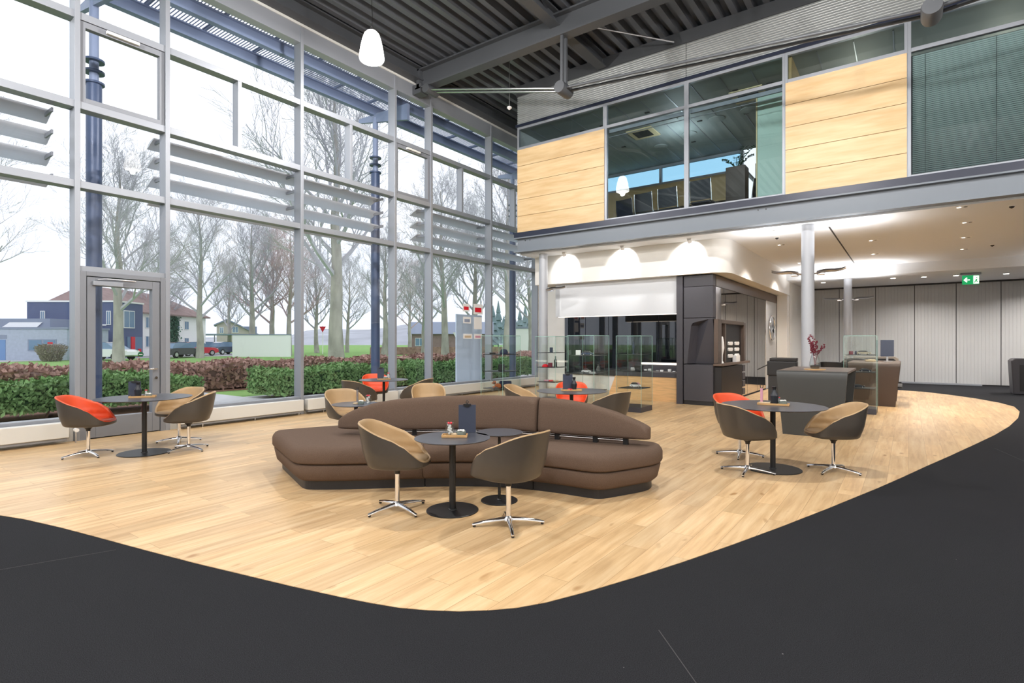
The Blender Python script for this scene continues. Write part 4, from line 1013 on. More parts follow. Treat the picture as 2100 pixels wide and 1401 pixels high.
# ------------------------------------------------------------------ display cases
def vitrine(x0, y0, w_, d_, lab, shelves=(.52, .875, 1.23), h=1.61):
    """x0,y0 = near right corner (max x, min y)"""
    t = thing('display_case', lab, 'display case', (x0 - w_ / 2, y0 + d_ / 2, .004), group='tall glass display cases')
    a, b = w_ / 2, d_ / 2
    obj('plinth', MB().box(-a, a, -b, b, 0, .11), M['kiosk'], t, bevel=.004)
    g = MB(); tk = .006
    g.box(-a, a, -b, -b + tk, .11, h); g.box(-a, a, b - tk, b, .11, h); g.box(-a, -a + tk, -b + tk, b - tk, .11, h); g.box(a - tk, a, -b + tk, b - tk, .11, h); g.box(-a, a, -b, b, h, h + tk)
    obj('glass_case', g, M['case'], t)
    e = MB(); q = .003
    for sx_ in (-a, a):
        for sy_ in (-b, b): e.box(sx_ - q, sx_ + q, sy_ - q, sy_ + q, .11, h + .006)
    for s in (-1, 1): e.box(-a, a, s * b - q, s * b + q, h, h + .01); e.box(s * a - q, s * a + q, -b, b, h, h + .01)
    obj('glass_edge', e, M['caseedge'], t)
    fx = MB()
    for s in (-1, 1):
        for s2 in (-1, 1): fx.tube([(s * (a - .03), s2 * (b - .03), h + .004), (s * (a - .03), s2 * (b - .03), h + .012)], .012, 10)
    obj('corner_fixing', fx, M['chrome'], t)
    for z in shelves:
        sh = obj('shelf', MB().box(-a + .03, a - .03, -b + .03, b - .03, z - .012, z), M['black'], t)
    return (x0 - w_ / 2, y0 + d_ / 2)
V1 = vitrine(-6.72, 8.96, .57, .62, 'glass display case nearest the window, holding a cap, a bag and a plush dog')
V2 = vitrine(-6.80, 11.15, .57, .62, 'glass display case second from the windows, with red goods and a bottle')
V3 = vitrine(-4.95, 9.55, .60, .66, 'glass display case with a blue model car on its top shelf', (.52, .86, 1.22))
V4 = vitrine(-4.53, 10.87, .57, .61, 'glass display case beside the dark block with a white model car low down', (.50, .86, 1.22))
V5 = vitrine(-.53, 13.39, .57, .62, 'glass display case beside the brown desk at the right', (.52, .86, 1.22))

def car_mesh(L_, W_, H_):
    """body shell, glass, wheels as meshes; car runs along +x"""
    sidelow = [(-.5, .28), (-.495, .50), (-.46, .60), (-.30, .64), (.18, .64), (.40, .60), (.49, .48), (.5, .28), (.42, .2), (-.42, .2)]
    body = MB(); rows = []
    for v in (-.5, -.46, -.3, .3, .46, .5):
        k = 1 - (abs(v) > .48) * .02; zsc = 1 - (abs(v) > .45) * .03 - (abs(v) > .48) * .04
        rows.append([(x * L_ * k, v * W_, (.2 + (z - .2) * zsc) * H_) for x, z in sidelow])
    body.grid(rows, True); n = len(sidelow); k = len(body.v); body.f += [tuple(range(n)), tuple(range(k - 1, k - n - 1, -1))]
    roof = [(-.40, .62), (-.30, .94), (-.18, .995), (.06, .99), (.14, .93), (.30, .62)]
    gl = MB(); rows = []
    for v in (-.44, -.36, 0, .36, .44):
        rows.append([(x * L_, v * W_ * (1 - (z - .62) * .35), (z - (abs(v) > .4) * .02) * H_) for x, z in roof])
    gl.grid(rows, True); n = len(roof); k = len(gl.v); gl.f += [tuple(range(n)), tuple(range(k - 1, k - n - 1, -1))]
    rf = MB(); rows = []
    for v in (-.37, -.3, .3, .37): rows.append([(x * L_, v * W_ * .92, (z + .004) * H_) for x, z in ((-.31, .93), (-.18, 1.0), (.06, .995), (.13, .945))])
    rf.grid(rows)
    return body, gl, rf
def car(name, lab, loc, rot, L_, W_, H_, m, group=None, cat='car'):
    t = thing(name, lab, cat, loc, R(rot), group=group)
    b, g, r = car_mesh(L_, W_, H_)
    obj('body', b, M[m], t, smooth=True, ang=35); obj('windows', g, M['winglass'] if L_ > 1 else M['black'], t, smooth=True, ang=35); obj('roof_panel', r, M[m], t, smooth=True)
    for sx_ in (-.31, .31):
        for sy_ in (-.46, .46):
            w_ = obj('wheel', MB().tube([(sx_ * L_, sy_ * W_ - .05 * W_, .21 * H_), (sx_ * L_, sy_ * W_ + .05 * W_, .21 * H_)], .21 * H_, 20), M['tyre'], t, smooth=True, ang=40)
            s = 1 if sy_ > 0 else -1
            obj('hub_cap', MB().tube([(sx_ * L_, sy_ * W_ + s * .05 * W_, .21 * H_), (sx_ * L_, sy_ * W_ + s * .056 * W_, .21 * H_)], .13 * H_, 16), M['satin'], w_)
    lt = MB()
    for s in (-1, 1): lt.box(.475 * L_, .492 * L_, s * .36 * W_ - .07 * W_, s * .36 * W_ + .07 * W_, .46 * H_, .53 * H_)
    obj('headlamps', lt, M['whitep'], t)
    return t
mz = .0045
car('model_car', 'blue and silver model car on the top shelf of the third display case', (V3[0] + .02, V3[1] - .05, 1.22 + mz), 15, .24, .105, .085, 'carblue', 'model cars in the display cases', 'model car')
car('model_car', 'white model car on the middle shelf of the third display case', (V3[0] - .04, V3[1], .86 + mz), 20, .19, .085, .085, 'carwhite', 'model cars in the display cases', 'model car')
car('model_car', 'white model car with dark roof in the case beside the dark block', (V4[0] + .02, V4[1], .50 + mz), 25, .24, .11, .11, 'carwhite', 'model cars in the display cases', 'model car')
car('model_car', 'champagne model car in the display case at the right', (V5[0] + .05, V5[1], 1.22 + mz), 15, .26, .11, .085, 'carsilver', 'model cars in the display cases', 'model car')
car('model_car', 'black model car on the middle shelf of the right-hand case', (V5[0] + .08, V5[1], .86 + mz), 10, .22, .1, .07, 'carblack', 'model cars in the display cases', 'model car')
car('model_car', 'black model car on the lowest shelf of the right-hand case', (V5[0] - .05, V5[1], .52 + mz), 10, .24, .1, .075, 'carblack', 'model cars in the display cases', 'model car')
def item(name, mb, m, lab, cat, loc, rot=0, **k): return tag(obj(name, mb, M[m], loc=loc, rotz=R(rot), **k), lab, cat)
# case 1
t = thing('baseball_cap', 'navy cap on the top shelf of the window display case', 'cap', (V1[0] + .08, V1[1], 1.23 + mz), R(20)); obj('crown', MB().lathe([(.085, 0), (.088, .05), (.06, .095), (.001, .11)], n=20), M['navy'], t, smooth=True); obj('peak', MB().lathe([(.001, .012), (.09, .008), (.09, .002), (.001, .0)], (.07, 0, 0), 20), M['navy'], t)
item('gift_box', MB().box(-.06, .06, -.03, .03, 0, .03), 'ventdark', 'flat dark box on the top shelf of the window display case', 'box', (V1[0] - .14, V1[1] - .1, 1.23 + mz), 20)
t = thing('leather_bag', 'small black bag on the middle shelf of the window display case', 'bag', (V1[0] + .02, V1[1], .875 + mz), R(30)); obj('bag_body', MB().prism([(-.07, 0), (.07, 0), (.06, .14), (-.06, .14)], -.04, .04, 'y'), M['black'], t, bevel=.008); obj('bag_handle', MB().tube([(-.03, 0, .14), (-.02, 0, .175), (.02, 0, .175), (.03, 0, .14)], .004, 6), M['black'], t)
t = thing('plush_dog', 'brown plush dog on the lowest shelf of the window display case', 'toy', (V1[0] + .0, V1[1] - .1, .52 + mz), R(200))
pd = MB(); pd.ball((0, 0, .05), .05, 14, (1.5, .9, .9)); pd.ball((.075, 0, .11), .04, 12); pd.ball((.115, 0, .1), .02, 10, (1.3, .9, .8))
for sx_, sy_ in ((-.06, .03), (-.06, -.03), (.06, .03), (.06, -.03)): pd.ball((sx_ + .02, sy_, .018), .018, 8, (1.8, 1, 1))
obj('dog_body', pd, M['plush'], t, smooth=True); obj('ears', MB().ball((.07, .04, .105), .02, 8, (.8, .5, 1.5)).ball((.07, -.04, .105), .02, 8, (.8, .5, 1.5)), M['deskbrown'], t, smooth=True)
item('sports_bag', MB().tube([(-.13, 0, .07), (-.11, 0, .07), (.11, 0, .07), (.13, 0, .07)], [.05, .07, .07, .05], 18), 'navy', 'rolled dark bag behind the plush dog in the window display case', 'bag', (V1[0] + .05, V1[1] + .1, .52 + mz), 35, smooth=True)
# case 2
item('watch_box', MB().box(-.035, .035, -.03, .03, 0, .12), 'menu', 'upright dark box on the top shelf of the second display case', 'box', (V2[0] - .02, V2[1], 1.23 + mz), 20)
t = thing('sunglasses', 'pair of glasses on the top shelf of the second display case', 'glasses', (V2[0] + .12, V2[1] - .05, 1.23 + mz), R(30)); obj('lenses', MB().tube([(-.035, 0, .025), (-.035, .004, .025)], .022, 14).tube([(.035, 0, .025), (.035, .004, .025)], .022, 14), M['satin'], t); obj('temples', MB().tube([(-.06, 0, .03), (-.06, .12, .02)], .003, 5).tube([(.06, 0, .03), (.06, .12, .02)], .003, 5), M['chrome'], t)
item('red_baseball_hat', MB().lathe([(.08, 0), (.08, .03), (.05, .06), (.001, .07)], n=18), 'red', 'red cap on the middle shelf of the second display case', 'cap', (V2[0] - .13, V2[1] - .1, .875 + mz), smooth=True)
item('wine_bottle', MB().lathe([(.001, 0), (.038, 0), (.038, .15), (.015, .2), (.015, .26), (.001, .26)], n=18), 'ventdark', 'tall dark bottle on the middle shelf of the second display case', 'bottle', (V2[0] + .05, V2[1] + .08, .875 + mz), smooth=True)
item('red_gift_box', MB().box(-.05, .05, -.04, .04, 0, .1), 'berries', 'dark red box beside the tall bottle in the second case', 'box', (V2[0] + .0, V2[1] - .08, .875 + mz), 25)
for k, c_ in enumerate(('pink', 'red', 'carton')):
    item('folded_cloth', MB().box(-.06, .06, -.05, .05, 0, .035), c_, '%s folded textile on the lowest shelf of the second display case' % ('pink', 'red', 'sand-coloured')[k], 'textile', (V2[0] - .12 + k * .13, V2[1] - .05, .52 + mz), 20 + k * 15, bevel=.012)
# case 3 and 4 extra goods
item('photo_frame', MB().box(-.05, .05, -.006, .006, 0, .1), 'whitep', 'white frame on the top shelf of the third display case', 'frame', (V3[0] - .2, V3[1] - .05, 1.22 + mz), 35)
t = thing('carafe', 'glass carafe on the middle shelf of the third display case', 'carafe', (V3[0] + .15, V3[1] + .15, .86 + mz)); obj('carafe_body', MB().lathe([(.001, 0), (.035, 0), (.04, .08), (.02, .14), (.025, .17)], n=18), M['smallglass'], t, smooth=True)
item('pendant_bracket', MB().box(-.06, .06, -.006, .006, 0, .035), 'satin', 'silver plate leaning on the middle shelf of the third case', 'accessory', (V3[0] + .17, V3[1] - .14, .86 + mz), 30)
t = thing('sculpture_figure', 'dark slim figure on the top shelf of the case beside the dark block', 'figure', (V4[0] - .02, V4[1], 1.22 + mz)); obj('figure_body', MB().lathe([(.001, 0), (.03, 0), (.012, .03), (.018, .12), (.03, .17), (.012, .22), (.02, .25), (.001, .27)], n=14), M['menu'], t, smooth=True)
item('black_bag', MB().prism([(-.08, 0), (.08, 0), (.1, .12), (-.1, .13)], -.03, .03, 'y'), 'black', 'black bag on the middle shelf of the case beside the dark block', 'bag', (V4[0] + .14, V4[1] - .08, .86 + mz), 15, bevel=.008)
item('silver_camera', MB().box(-.05, .05, -.03, .03, 0, .07), 'satin', 'silver item on the middle shelf of the case beside the dark block', 'accessory', (V4[0] - .05, V4[1] + .05, .86 + mz), 15, bevel=.01)
item('knitted_toy', MB().ball((0, 0, .05), .05, 12), 'pink', 'round pinkish toy behind the white model car', 'toy', (V4[0] + .0, V4[1] + .18, .50 + mz), smooth=True)
item('perfume_box', MB().box(-.035, .035, -.03, .03, 0, .07), 'berries', 'dark box at the left of the right-hand display case', 'box', (V5[0] - .18, V5[1] + .05, 1.22 + mz), 10)
item('thermos_flask', MB().lathe([(.001, 0), (.02, 0), (.02, .05), (.014, .07), (.001, .075)], n=14), 'navy', 'small dark flask beside the champagne model car', 'flask', (V5[0] - .09, V5[1] + .0, 1.22 + mz), smooth=True)

# ------------------------------------------------------------------ desks
def desk(x, y, lab, wtop, wbot, dep, h, m, mt, rot=0):
    t = thing('reception_desk', lab, 'desk', (x, y, .004), R(rot), group='waterfall desks')
    a, b = wtop / 2, wbot / 2
    # front waterfall panel (faces -y), trapezoid, curved top edge
    rows = []
    for z, yy in ((0.0, .06), (.3, .035), (.7, .005), (.9, -.0), (h - .06, 0.0), (h - .025, .01), (h - .006, .03), (h, .06)):
        k = b + (a - b) * (z / h); rows.append([(-k, yy, z), (k - .0, yy, z)])
    m1 = MB().grid(rows); n = len(m1.v); m1.add([(p[0], p[1] + .05, max(0, p[2] - (.035 if p[2] > h - .05 else 0))) for p in m1.v[:n]], [tuple(reversed(f)) for f in m1.f[:]])
    for s in (0, 1): m1.add([rw[s] for rw in rows] + [(rw[s][0], rw[s][1] + .05, max(0, rw[s][2] - (.035 if rw[s][2] > h - .05 else 0))) for rw in rows], [(i, i + 1, len(rows) + i + 1, len(rows) + i) for i in range(len(rows) - 1)])
    obj('front_panel', m1, M[m], t, smooth=True, ang=40)
    obj('desk_top', MB().box(-a, a, .055, dep, h - .035, h), M[mt], t, bevel=.006)
    obj('rear_panel', MB().prism([(-b, 0), (b, 0), (a, h - .036), (-a, h - .036)], dep - .06, dep - .01, 'y'), M[m], t)
    obj('side_leg', MB().box(b - .16, b - .02, .12, .22, 0, h - .036), M['desktop'], t)
    obj('side_shelf', MB().box(b - .3, b + .12, .2, dep - .2, .42, .455), M['black'], t)
    return t
desk(-1.24, 9.70, 'anthracite reception desk with flower vase', .99, .82, 1.7, 1.03, 'desk', 'desktop')
desk(-.66, 15.2, 'brown desk with monitor, behind the right-hand display case', 1.02, .84, 1.6, 1.01, 'deskbrown', 'desktop')
t = thing('side_cabinet', 'rounded black cabinet with pale edge behind the brown desk', 'cabinet', (-.62, 17.6, .004)); obj('cabinet_shell', MB().prism([(-.6, 0), (.35, 0), (.42, .95), (.40, 1.04), (.33, 1.09), (-.6, 1.09)], 0, .6, 'y'), M['edgegrey'], t); obj('cabinet_front', MB().prism([(-.6, .02), (.30, .02), (.37, .94), (.35, 1.0), (.30, 1.04), (-.6, 1.04)], -.03, -.001, 'y'), M['black'], t)
t = thing('computer_monitor', 'dark monitor seen from behind on the brown desk', 'monitor', (-.42, 16.2, 1.014), R(20)); obj('screen', MB().box(-.14, .14, -.015, .015, .12, .52), M['screen'], t, bevel=.004); obj('stand_foot', MB().box(-.1, .1, -.08, .08, 0, .012).box(-.02, .02, -.01, .01, .012, .2), M['satin'], t)
t = thing('desk_phone', 'beige telephone and papers beside the monitor', 'telephone', (-.75, 15.9, 1.015), R(10)); obj('phone_body', MB().box(-.1, .1, -.09, .09, 0, .05), M['carton'], t, bevel=.01); obj('handset', MB().box(-.1, -.05, -.1, .1, .051, .08), M['black'], t, bevel=.012)
# vase with red branches
t = thing('flower_vase', 'glass vase of dark red berry branches on the anthracite desk', 'vase', (-1.25, 10.25, 1.0545)); obj('glass_body', MB().lathe([(.001, 0), (.065, 0), (.085, .04), (.08, .1), (.045, .24), (.04, .27)], n=28), M['smallglass'], t, smooth=True)
br = MB(); be = MB(); rr = random.Random(3)
for k in range(11):
    a = rr.random() * 6.28; s = .05 + rr.random() * .13; h = .36 + rr.random() * .22
    p = [Vector((0, 0, .03)), Vector((cos(a) * s * .25, sin(a) * s * .25, .22)), Vector((cos(a) * s, sin(a) * s, h))]
    br.tube(p, [.004, .004, .003], 5)
    for j in range(9):
        q = p[1].lerp(p[2], .15 + j / 10); be.ball((q.x + rr.uniform(-.02, .02), q.y + rr.uniform(-.02, .02), q.z + rr.uniform(-.01, .02)), .013, 6)
obj('branches', br, M['berries'], t); obj('berries', be, M['berries'], t, smooth=True)
obj('gravel', MB().lathe([(.001, .004), (.06, .004), (.07, .05), (.001, .06)], n=20), M['ventdark'], t)
tag(obj('wooden_board', MB().lathe([(.001, 0), (.16, 0), (.16, .014), (.001, .014)], n=36), M['wood'], loc=(-1.25, 10.25, 1.0345)), 'round wooden board under the glass vase', 'board')
# printer and dark things behind
t = thing('printer', 'black printer with open tray left of the flower vase', 'printer', (-2.35, 13.9, .004), R(5)); obj('printer_stand', MB().box(-.28, .28, -.25, .25, 0, .72), M['ventdark'], t, bevel=.01); obj('printer_body', MB().box(-.3, .3, -.28, .28, .72, 1.05), M['black'], t, bevel=.02); o = obj('scanner_lid', MB().box(-.25, .3, -.28, .28, 1.05, 1.12), M['kioskin'], t, bevel=.01); obj('paper_tray', MB().prism([(-.52, .83), (-.3, .95), (-.3, .97), (-.52, .85)], -.18, .18, 'y'), M['black'], t)
bc = chair_proto('desk_chair', M['blackleather'], M['blackleather'], 'black tub chair behind the anthracite desk'); bc.location = (-1.35, 14.3, .004); bc.rotation_euler[2] = R(80); bc.scale = (1.1, 1.1, 1.32); bc['group'] = 'black desk chairs'
b2 = copy_tree(bc); b2.location = (-1.25, 17.1, .004); b2.rotation_euler[2] = R(250); b2['label'] = 'black tub chair behind the brown desk'
t = thing('black_terminal', 'rounded black cabinet cut by the right edge of the picture', 'cabinet', (2.95, 20.8, .004)); obj('outer_shell', MB().prism([(-.55, 0), (.6, 0), (.6, 1.02), (-.52, 1.02), (-.6, .95)], 0, .7, 'y'), M['kiosk'], t, bevel=.03); obj('inner_panel', MB().box(-.42, .5, -.012, -.001, .1, .84), M['black'], t)
t = thing('low_sideboard', 'long low dark sideboard behind the grey column', 'sideboard', (-1.6, 18.6, .004)); obj('sideboard_body', MB().box(-.7, .7, -.25, .25, 0, .82), M['deskbrown'], t, bevel=.008); obj('sideboard_top', MB().box(-.72, .72, -.26, .26, .82, .86), M['desktop'], t)

# ------------------------------------------------------------------ lamps
def lamp(kind_, name, loc, energy, color=(1, .88, .72), size=.1, spot=None, target=None, blend=.5):
    l = bpy.data.lights.new(name, kind_); l.energy = energy; l.color = color
    if kind_ == 'POINT': l.shadow_soft_size = size
    if kind_ == 'AREA': l.shape = 'DISK'; l.size = size; l.spread = R(150)
    if kind_ == 'SPOT': l.spot_size = R(spot); l.spot_blend = blend; l.shadow_soft_size = size
    o = bpy.data.objects.new(name, l); COL.objects.link(o); o.location = loc
    if target is not None: o.rotation_euler = (Vector(target) - Vector(loc)).to_track_quat('-Z', 'Y').to_euler()
    return o
pend = [(-8.0, 6.65), (-8.0, .3), (-1.7, 6.65), (-1.7, .3), (4.6, 6.65), (4.6, .3), (-4.8, -3.5), (2.0, -4.0)]  # all but the first are added out of view to light the hall
plab = ['glowing white bell pendant hanging before the tall windows', 'added out-of-view white bell pendant overhead near the left windows', 'added out-of-view white bell pendant above the right-hand table', 'added out-of-view white bell pendant just above the camera', 'added out-of-view white bell pendant at the right of the hall', 'added out-of-view white bell pendant at the near right of the hall', 'added out-of-view white bell pendant behind the camera at the left', 'added out-of-view white bell pendant behind the camera at the right']
PW = 630
for (x, y), lab in zip(pend, plab):
    t = thing('pendant_lamp', lab, 'pendant lamp', (x, y, 6.9), group='white bell pendants')
    obj('lamp_shade', MB().lathe([(.05, .315), (.09, .30), (.135, .25), (.168, .15), (.198, .02), (.220, -.12), (.227, -.19), (.215, -.225), (.2, -.235)], n=36, close=False), M['bulb'], t, smooth=True)
    obj('socket', MB().lathe([(.015, .40), (.03, .38), (.045, .315)], n=16), M['satin'], t, smooth=True)
    obj('cable', MB().tube([(0, 0, .39), (.02, 0, .55), (0, 0, .8), (0, 0, 1.47)], .006, 6), M['black'], t)
    lamp('POINT', 'pendant_light', (x, y, 6.60), PW, (1, .955, .91), .07)
# downlights under gallery
DL = [(1960, 427), (1949, 470), (1937, 501), (1930, 525), (1789, 513), (1798, 535), (1598, 468), (1631, 500), (1680, 543)]
dpos = [(.76, 11.95 + .4), (.94, 14.0), (1.05, 16.0), (1.15, 18.0), (-.66, 15.2), (-.72, 17.6), (-2.35, 12.6), (-2.5, 14.6), (-2.6, 18.3), (3.2, 13.2), (3.2, 16.5), (5.6, 14.5)]
for i, (x, y) in enumerate(dpos):
    t = thing('ceiling_downlight', 'small twin downlight flush in the cream ceiling under the gallery', 'downlight', (x, y, 3.85), group='twin downlights under the gallery')
    obj('trim_plate', MB().box(-.1, .1, -.05, .05, -.006, 0), M['whitep'], t); obj('lens', MB().tube([(-.045, 0, -.008), (-.045, 0, -.006)], .03, 14), M['spotface'], t); obj('lens', MB().tube([(.045, 0, -.008), (.045, 0, -.006)], .03, 14), M['ventdark'], t)
    if i in (0, 2, 4, 5, 7, 8, 10, 11): lamp('SPOT', 'downlight_beam', (x, y, 3.82), 230, (1, .90, .80), .06, 120, (x, y, 0), .6)
for x, y in ((1.45, 12.75), (1.65, 17.6), (-2.4, 13.5)):
    t = thing('ceiling_sensor', 'small dark dome sensor under the cream gallery ceiling', 'sensor', (x, y, 3.85), group='dome sensors'); obj('sensor_base', MB().lathe([(.05, -.012), (.055, 0)], n=16), M['whitep'], t); obj('dome', MB().lathe([(.001, -.05), (.03, -.035), (.04, -.012)], n=16), M['ventdark'], t, smooth=True)
for x, y in ((1.2, 21.9), (.4, 21.8), (-.4, 21.6), (-2.4, 21.8), (2.4, 22.2), (3.6, 22.2)):
    tag(obj('round_downlight', MB().lathe([(.001, -.008), (.06, -.008), (.07, 0)], n=18), M['spotface'], loc=(x, y, 3.55)), 'small round downlight in the lowered rear ceiling', 'downlight', 'round downlights at the rear')
for x, y in ((.4, 22.0), (3.6, 22.4)): lamp('AREA', 'rear_downlight', (x, y, 3.52), 120, (1, .93, .86), .3, target=(x, y, 0))
for x, lab in ((-7.35, 'small white spotlight on the soffit nearest the windows'), (-5.7, 'small white spotlight on the soffit above the fascia centre'), (-4.05, 'small white spotlight on the soffit above the dark block')):
    t = thing('surface_spotlight', lab, 'spotlight', (x, 12.5, 3.85), group='white spotlights washing the bulkhead'); obj('base', MB().box(-.05, .05, -.03, .03, -.02, 0), M['whitep'], t); obj('head', MB().tube([(0, -.02, -.02), (0, .03, -.09)], .045, 16), M['whitep'], t, smooth=True, ang=40)
    lamp('SPOT', 'wash_beam', (x, 12.53, 3.74), 72, (1, .96, .90), .04, 100, (x - .1, 12.95, 3.5), .4)
# uplights
for x, y in ((-.95, 12.5), (-2.35, 12.5), (-1.05, 19.9), (-2.15, 19.9), (5.25, 12.5), (4.15, 12.5), (5.25, 19.9), (4.15, 19.9)):
    lamp('AREA', 'uplight_beam', (x, y, 3.0), 18 if y < 15 else 34, (1, .98, .95), .3, target=(x, y, 4))  # the beams farthest right serve the added, unseen uplights
lamp('POINT', 'room_fill', (-5.0, 14.6, 6.6), 38, (.86, .95, 1), .25)  # bare point lamps added to brighten the gallery rooms, without any fitting
lamp('POINT', 'room_fill', (-.9, 14.5, 6.6), 38, (1, .94, .74), .25)
lamp('POINT', 'room_fill', (1.6, 14.5, 6.6), 38, (1, .94, .74), .25)

# ------------------------------------------------------------------ exterior
def ground(name, poly, z, m, lab, cat): return tag(obj(name, MB().prism(poly, z - .2, z), M[m]), lab, cat, kind='structure')
ground('lawn', [(-400, -200), (-15.2, -200), (-15.2, 40), (0, 60), (0, 500), (-400, 500)], -.02, 'grass', 'green lawn beyond the hedges', 'lawn')
ground('paving', [(-16.85, 5.95), (-14.6, 5.95), (-14.6, 7.75), (-16.85, 7.75)], 0.0, 'paving', 'pale paving in the gap between the green hedges', 'paving')
ground('paving', [(-14.6, -20), (-10.36, -20), (-10.36, 30), (-14.6, 30)], 0.0, 'paving', 'pale paving strip outside the facade', 'paving')
ground('planting_bed', [(-15.2, -20), (-12.6, -20), (-12.6, 6.4), (-15.2, 6.4)], .02, 'soil', 'soil bed under the green hedge', 'soil bed')
ground('planting_bed', [(-20, -20), (-16.9, -20), (-16.9, 37), (-20, 37)], .0, 'soil', 'soil under the russet hedge', 'soil bed')
ground('road', [(-75.2, -12.0), (-50.6, -4.0), (-57.5, 24.2), (-57.0, 32.5), (-66, 37), (-110, 30)], .0, 'asphalt', 'parking lane before the houses', 'road')

def leaves(m, n, xa, xb, ya, yb, za, zb, s, rr, bulge=.12):
    for i in range(n):
        f = rr.random()
        if f < .5: x, y, z = rr.uniform(xa, xb), rr.uniform(ya, yb), zb + rr.gauss(0, .04)
        elif f < .85: x, y, z = xb + rr.gauss(0, .05), rr.uniform(ya, yb), rr.uniform(za, zb)
        else: x, y, z = rr.uniform(xa, xb), rr.choice((ya, yb)) + rr.gauss(0, .05), rr.uniform(za, zb)
        z += bulge * .5 * sin(y * 2.1 + x) * (z - za) / (zb - za)
        a = Vector((rr.gauss(0, 1), rr.gauss(0, 1), rr.gauss(0, 1))).normalized(); b = a.orthogonal().normalized(); p = Vector((x, y, z)); q = s * rr.uniform(.7, 1.3)
        m.add([p - a * q, p + b * q * .5, p + a * q, p - b * q * .5], [(0, 1, 2, 3)])
def hedge(lab, xa, xb, ya, yb, h, n, s, ml, mi_, seed, zb=.1):
    rr = random.Random(seed); t = thing('hedge', lab, 'hedge', (0, 0, 0), group='clipped hedges')
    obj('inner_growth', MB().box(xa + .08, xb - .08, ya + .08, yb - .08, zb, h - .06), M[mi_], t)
    m = MB(); leaves(m, n, xa, xb, ya, yb, zb, h, s, rr); obj('leaves', m, M[ml], t)
    st = MB(); y = ya + .3
    while y < yb:
        st.tube([(xb - .3, y, 0), (xb - .32, y + .1, zb + .1)], .025, 5); y += .8
    obj('stems', st, M['brownin'], t)
hedge('green clipped hedge outside, left of the gap', -14.5, -12.9, -3.5, 5.85, .72, 17000, .05, 'leaf', 'leafdark', 1, .2)
hedge('green clipped hedge outside, right of the gap towards the far panes', -14.5, -12.9, 7.85, 19.5, .72, 19000, .05, 'leaf', 'leafdark', 2, .12)
hedge('low russet hedge running behind the green ones', -19.5, -17.2, -6, 36, .78, 26000, .085, 'brownleaf', 'brownin', 3, .05)

def tree_meshes(seed, H_, tr, levels=4, spread=1.0):
    rr = random.Random(seed); trunk = MB(); br = MB()
    pts = []; x = y = 0
    for i in range(9):
        pts.append((x, y, H_ * .92 * i / 8)); x += rr.gauss(0, .006) * H_; y += rr.gauss(0, .006) * H_
    rad = [tr * (1.15 if i == 0 else 1) * (1 - i / 8.6) + .01 for i in range(9)]
    trunk.tube(pts, rad, 10)
    def at(u):
        f = u * 8; i = min(7, int(f)); return Vector(pts[i]).lerp(Vector(pts[i + 1]), f - i), rad[i] + (rad[i + 1] - rad[i]) * (f - i)
    def grow(p, d, L_, r, lev):
        n = 4 if lev < 3 else 3; ps = [p]; rs = [r]; q = p; dd = d.copy()
        for i in range(n):
            dd = (dd + Vector((rr.gauss(0, .11), rr.gauss(0, .11), rr.gauss(.06, .07)))).normalized(); q = q + dd * L_ / n; ps.append(q); rs.append(max(.006, r * (1 - .8 * (i + 1) / n)))
        br.tube(ps, rs, 5 if lev == 1 else (4 if lev == 2 else 3), False)
        if lev >= levels: return
        cnt = {1: 9, 2: 6, 3: 5}[lev]
        for k in range(cnt):
            u = .2 + .8 * (k + rr.random() * .8) / cnt; f = min(u, .98) * n; i = int(f); pp = ps[i].lerp(ps[i + 1], f - i)
            ax = Vector((rr.gauss(0, 1), rr.gauss(0, 1), rr.gauss(0, 1))); ax = (ax - dd * ax.dot(dd)).normalized()
            nd = (dd * cos(R(38)) + ax * sin(R(38)) + Vector((0, 0, .1))).normalized()
            grow(pp, nd, L_ * rr.uniform(.38, .58), max(.007, rs[i] * .55), lev + 1)
    nb = 19
    for k in range(nb):
        u = .26 + .72 * k / nb; p, r = at(u); a = k * 2.4 + rr.random(); el = R(32 + 34 * u)
        d = Vector((cos(a) * cos(el), sin(a) * cos(el), sin(el)))
        grow(p, d, H_ * (.46 - .30 * u) * spread * rr.uniform(.85, 1.15), r * .5, 1)
    return trunk, br
TM = []
for sd, tr in ((11, .024), (23, .024), (31, .021)):
    a, b = tree_meshes(sd, 1.0 * 14, .33 * tr / .024)
    TM.append((a, b))
tprot = []
def tree(px_x, px_y, h, which, lab, rot, tw='twig', thick=1.0):
    key = (which, tw)
    for k_, o in tprot:
        if k_ == key:
            c = copy_tree(o); break
    else:
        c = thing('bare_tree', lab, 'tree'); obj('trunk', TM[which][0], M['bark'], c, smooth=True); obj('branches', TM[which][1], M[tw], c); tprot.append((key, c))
    c['label'] = lab; c['group'] = 'bare winter trees outside'; c.location = (px_x, px_y, -.03); c.rotation_euler[2] = R(rot); s = h / 14; c.scale = (s * thick, s * thick, s)
fpx, A = 1123.0, R(35.9)
def W(px, D):     # world x,y of a spot seen at image column px and depth D (used to lay out the far surroundings)
    u = (px - 1050) / fpx; return (D * (-sin(A) + cos(A) * u), D * (cos(A) + sin(A) * u))
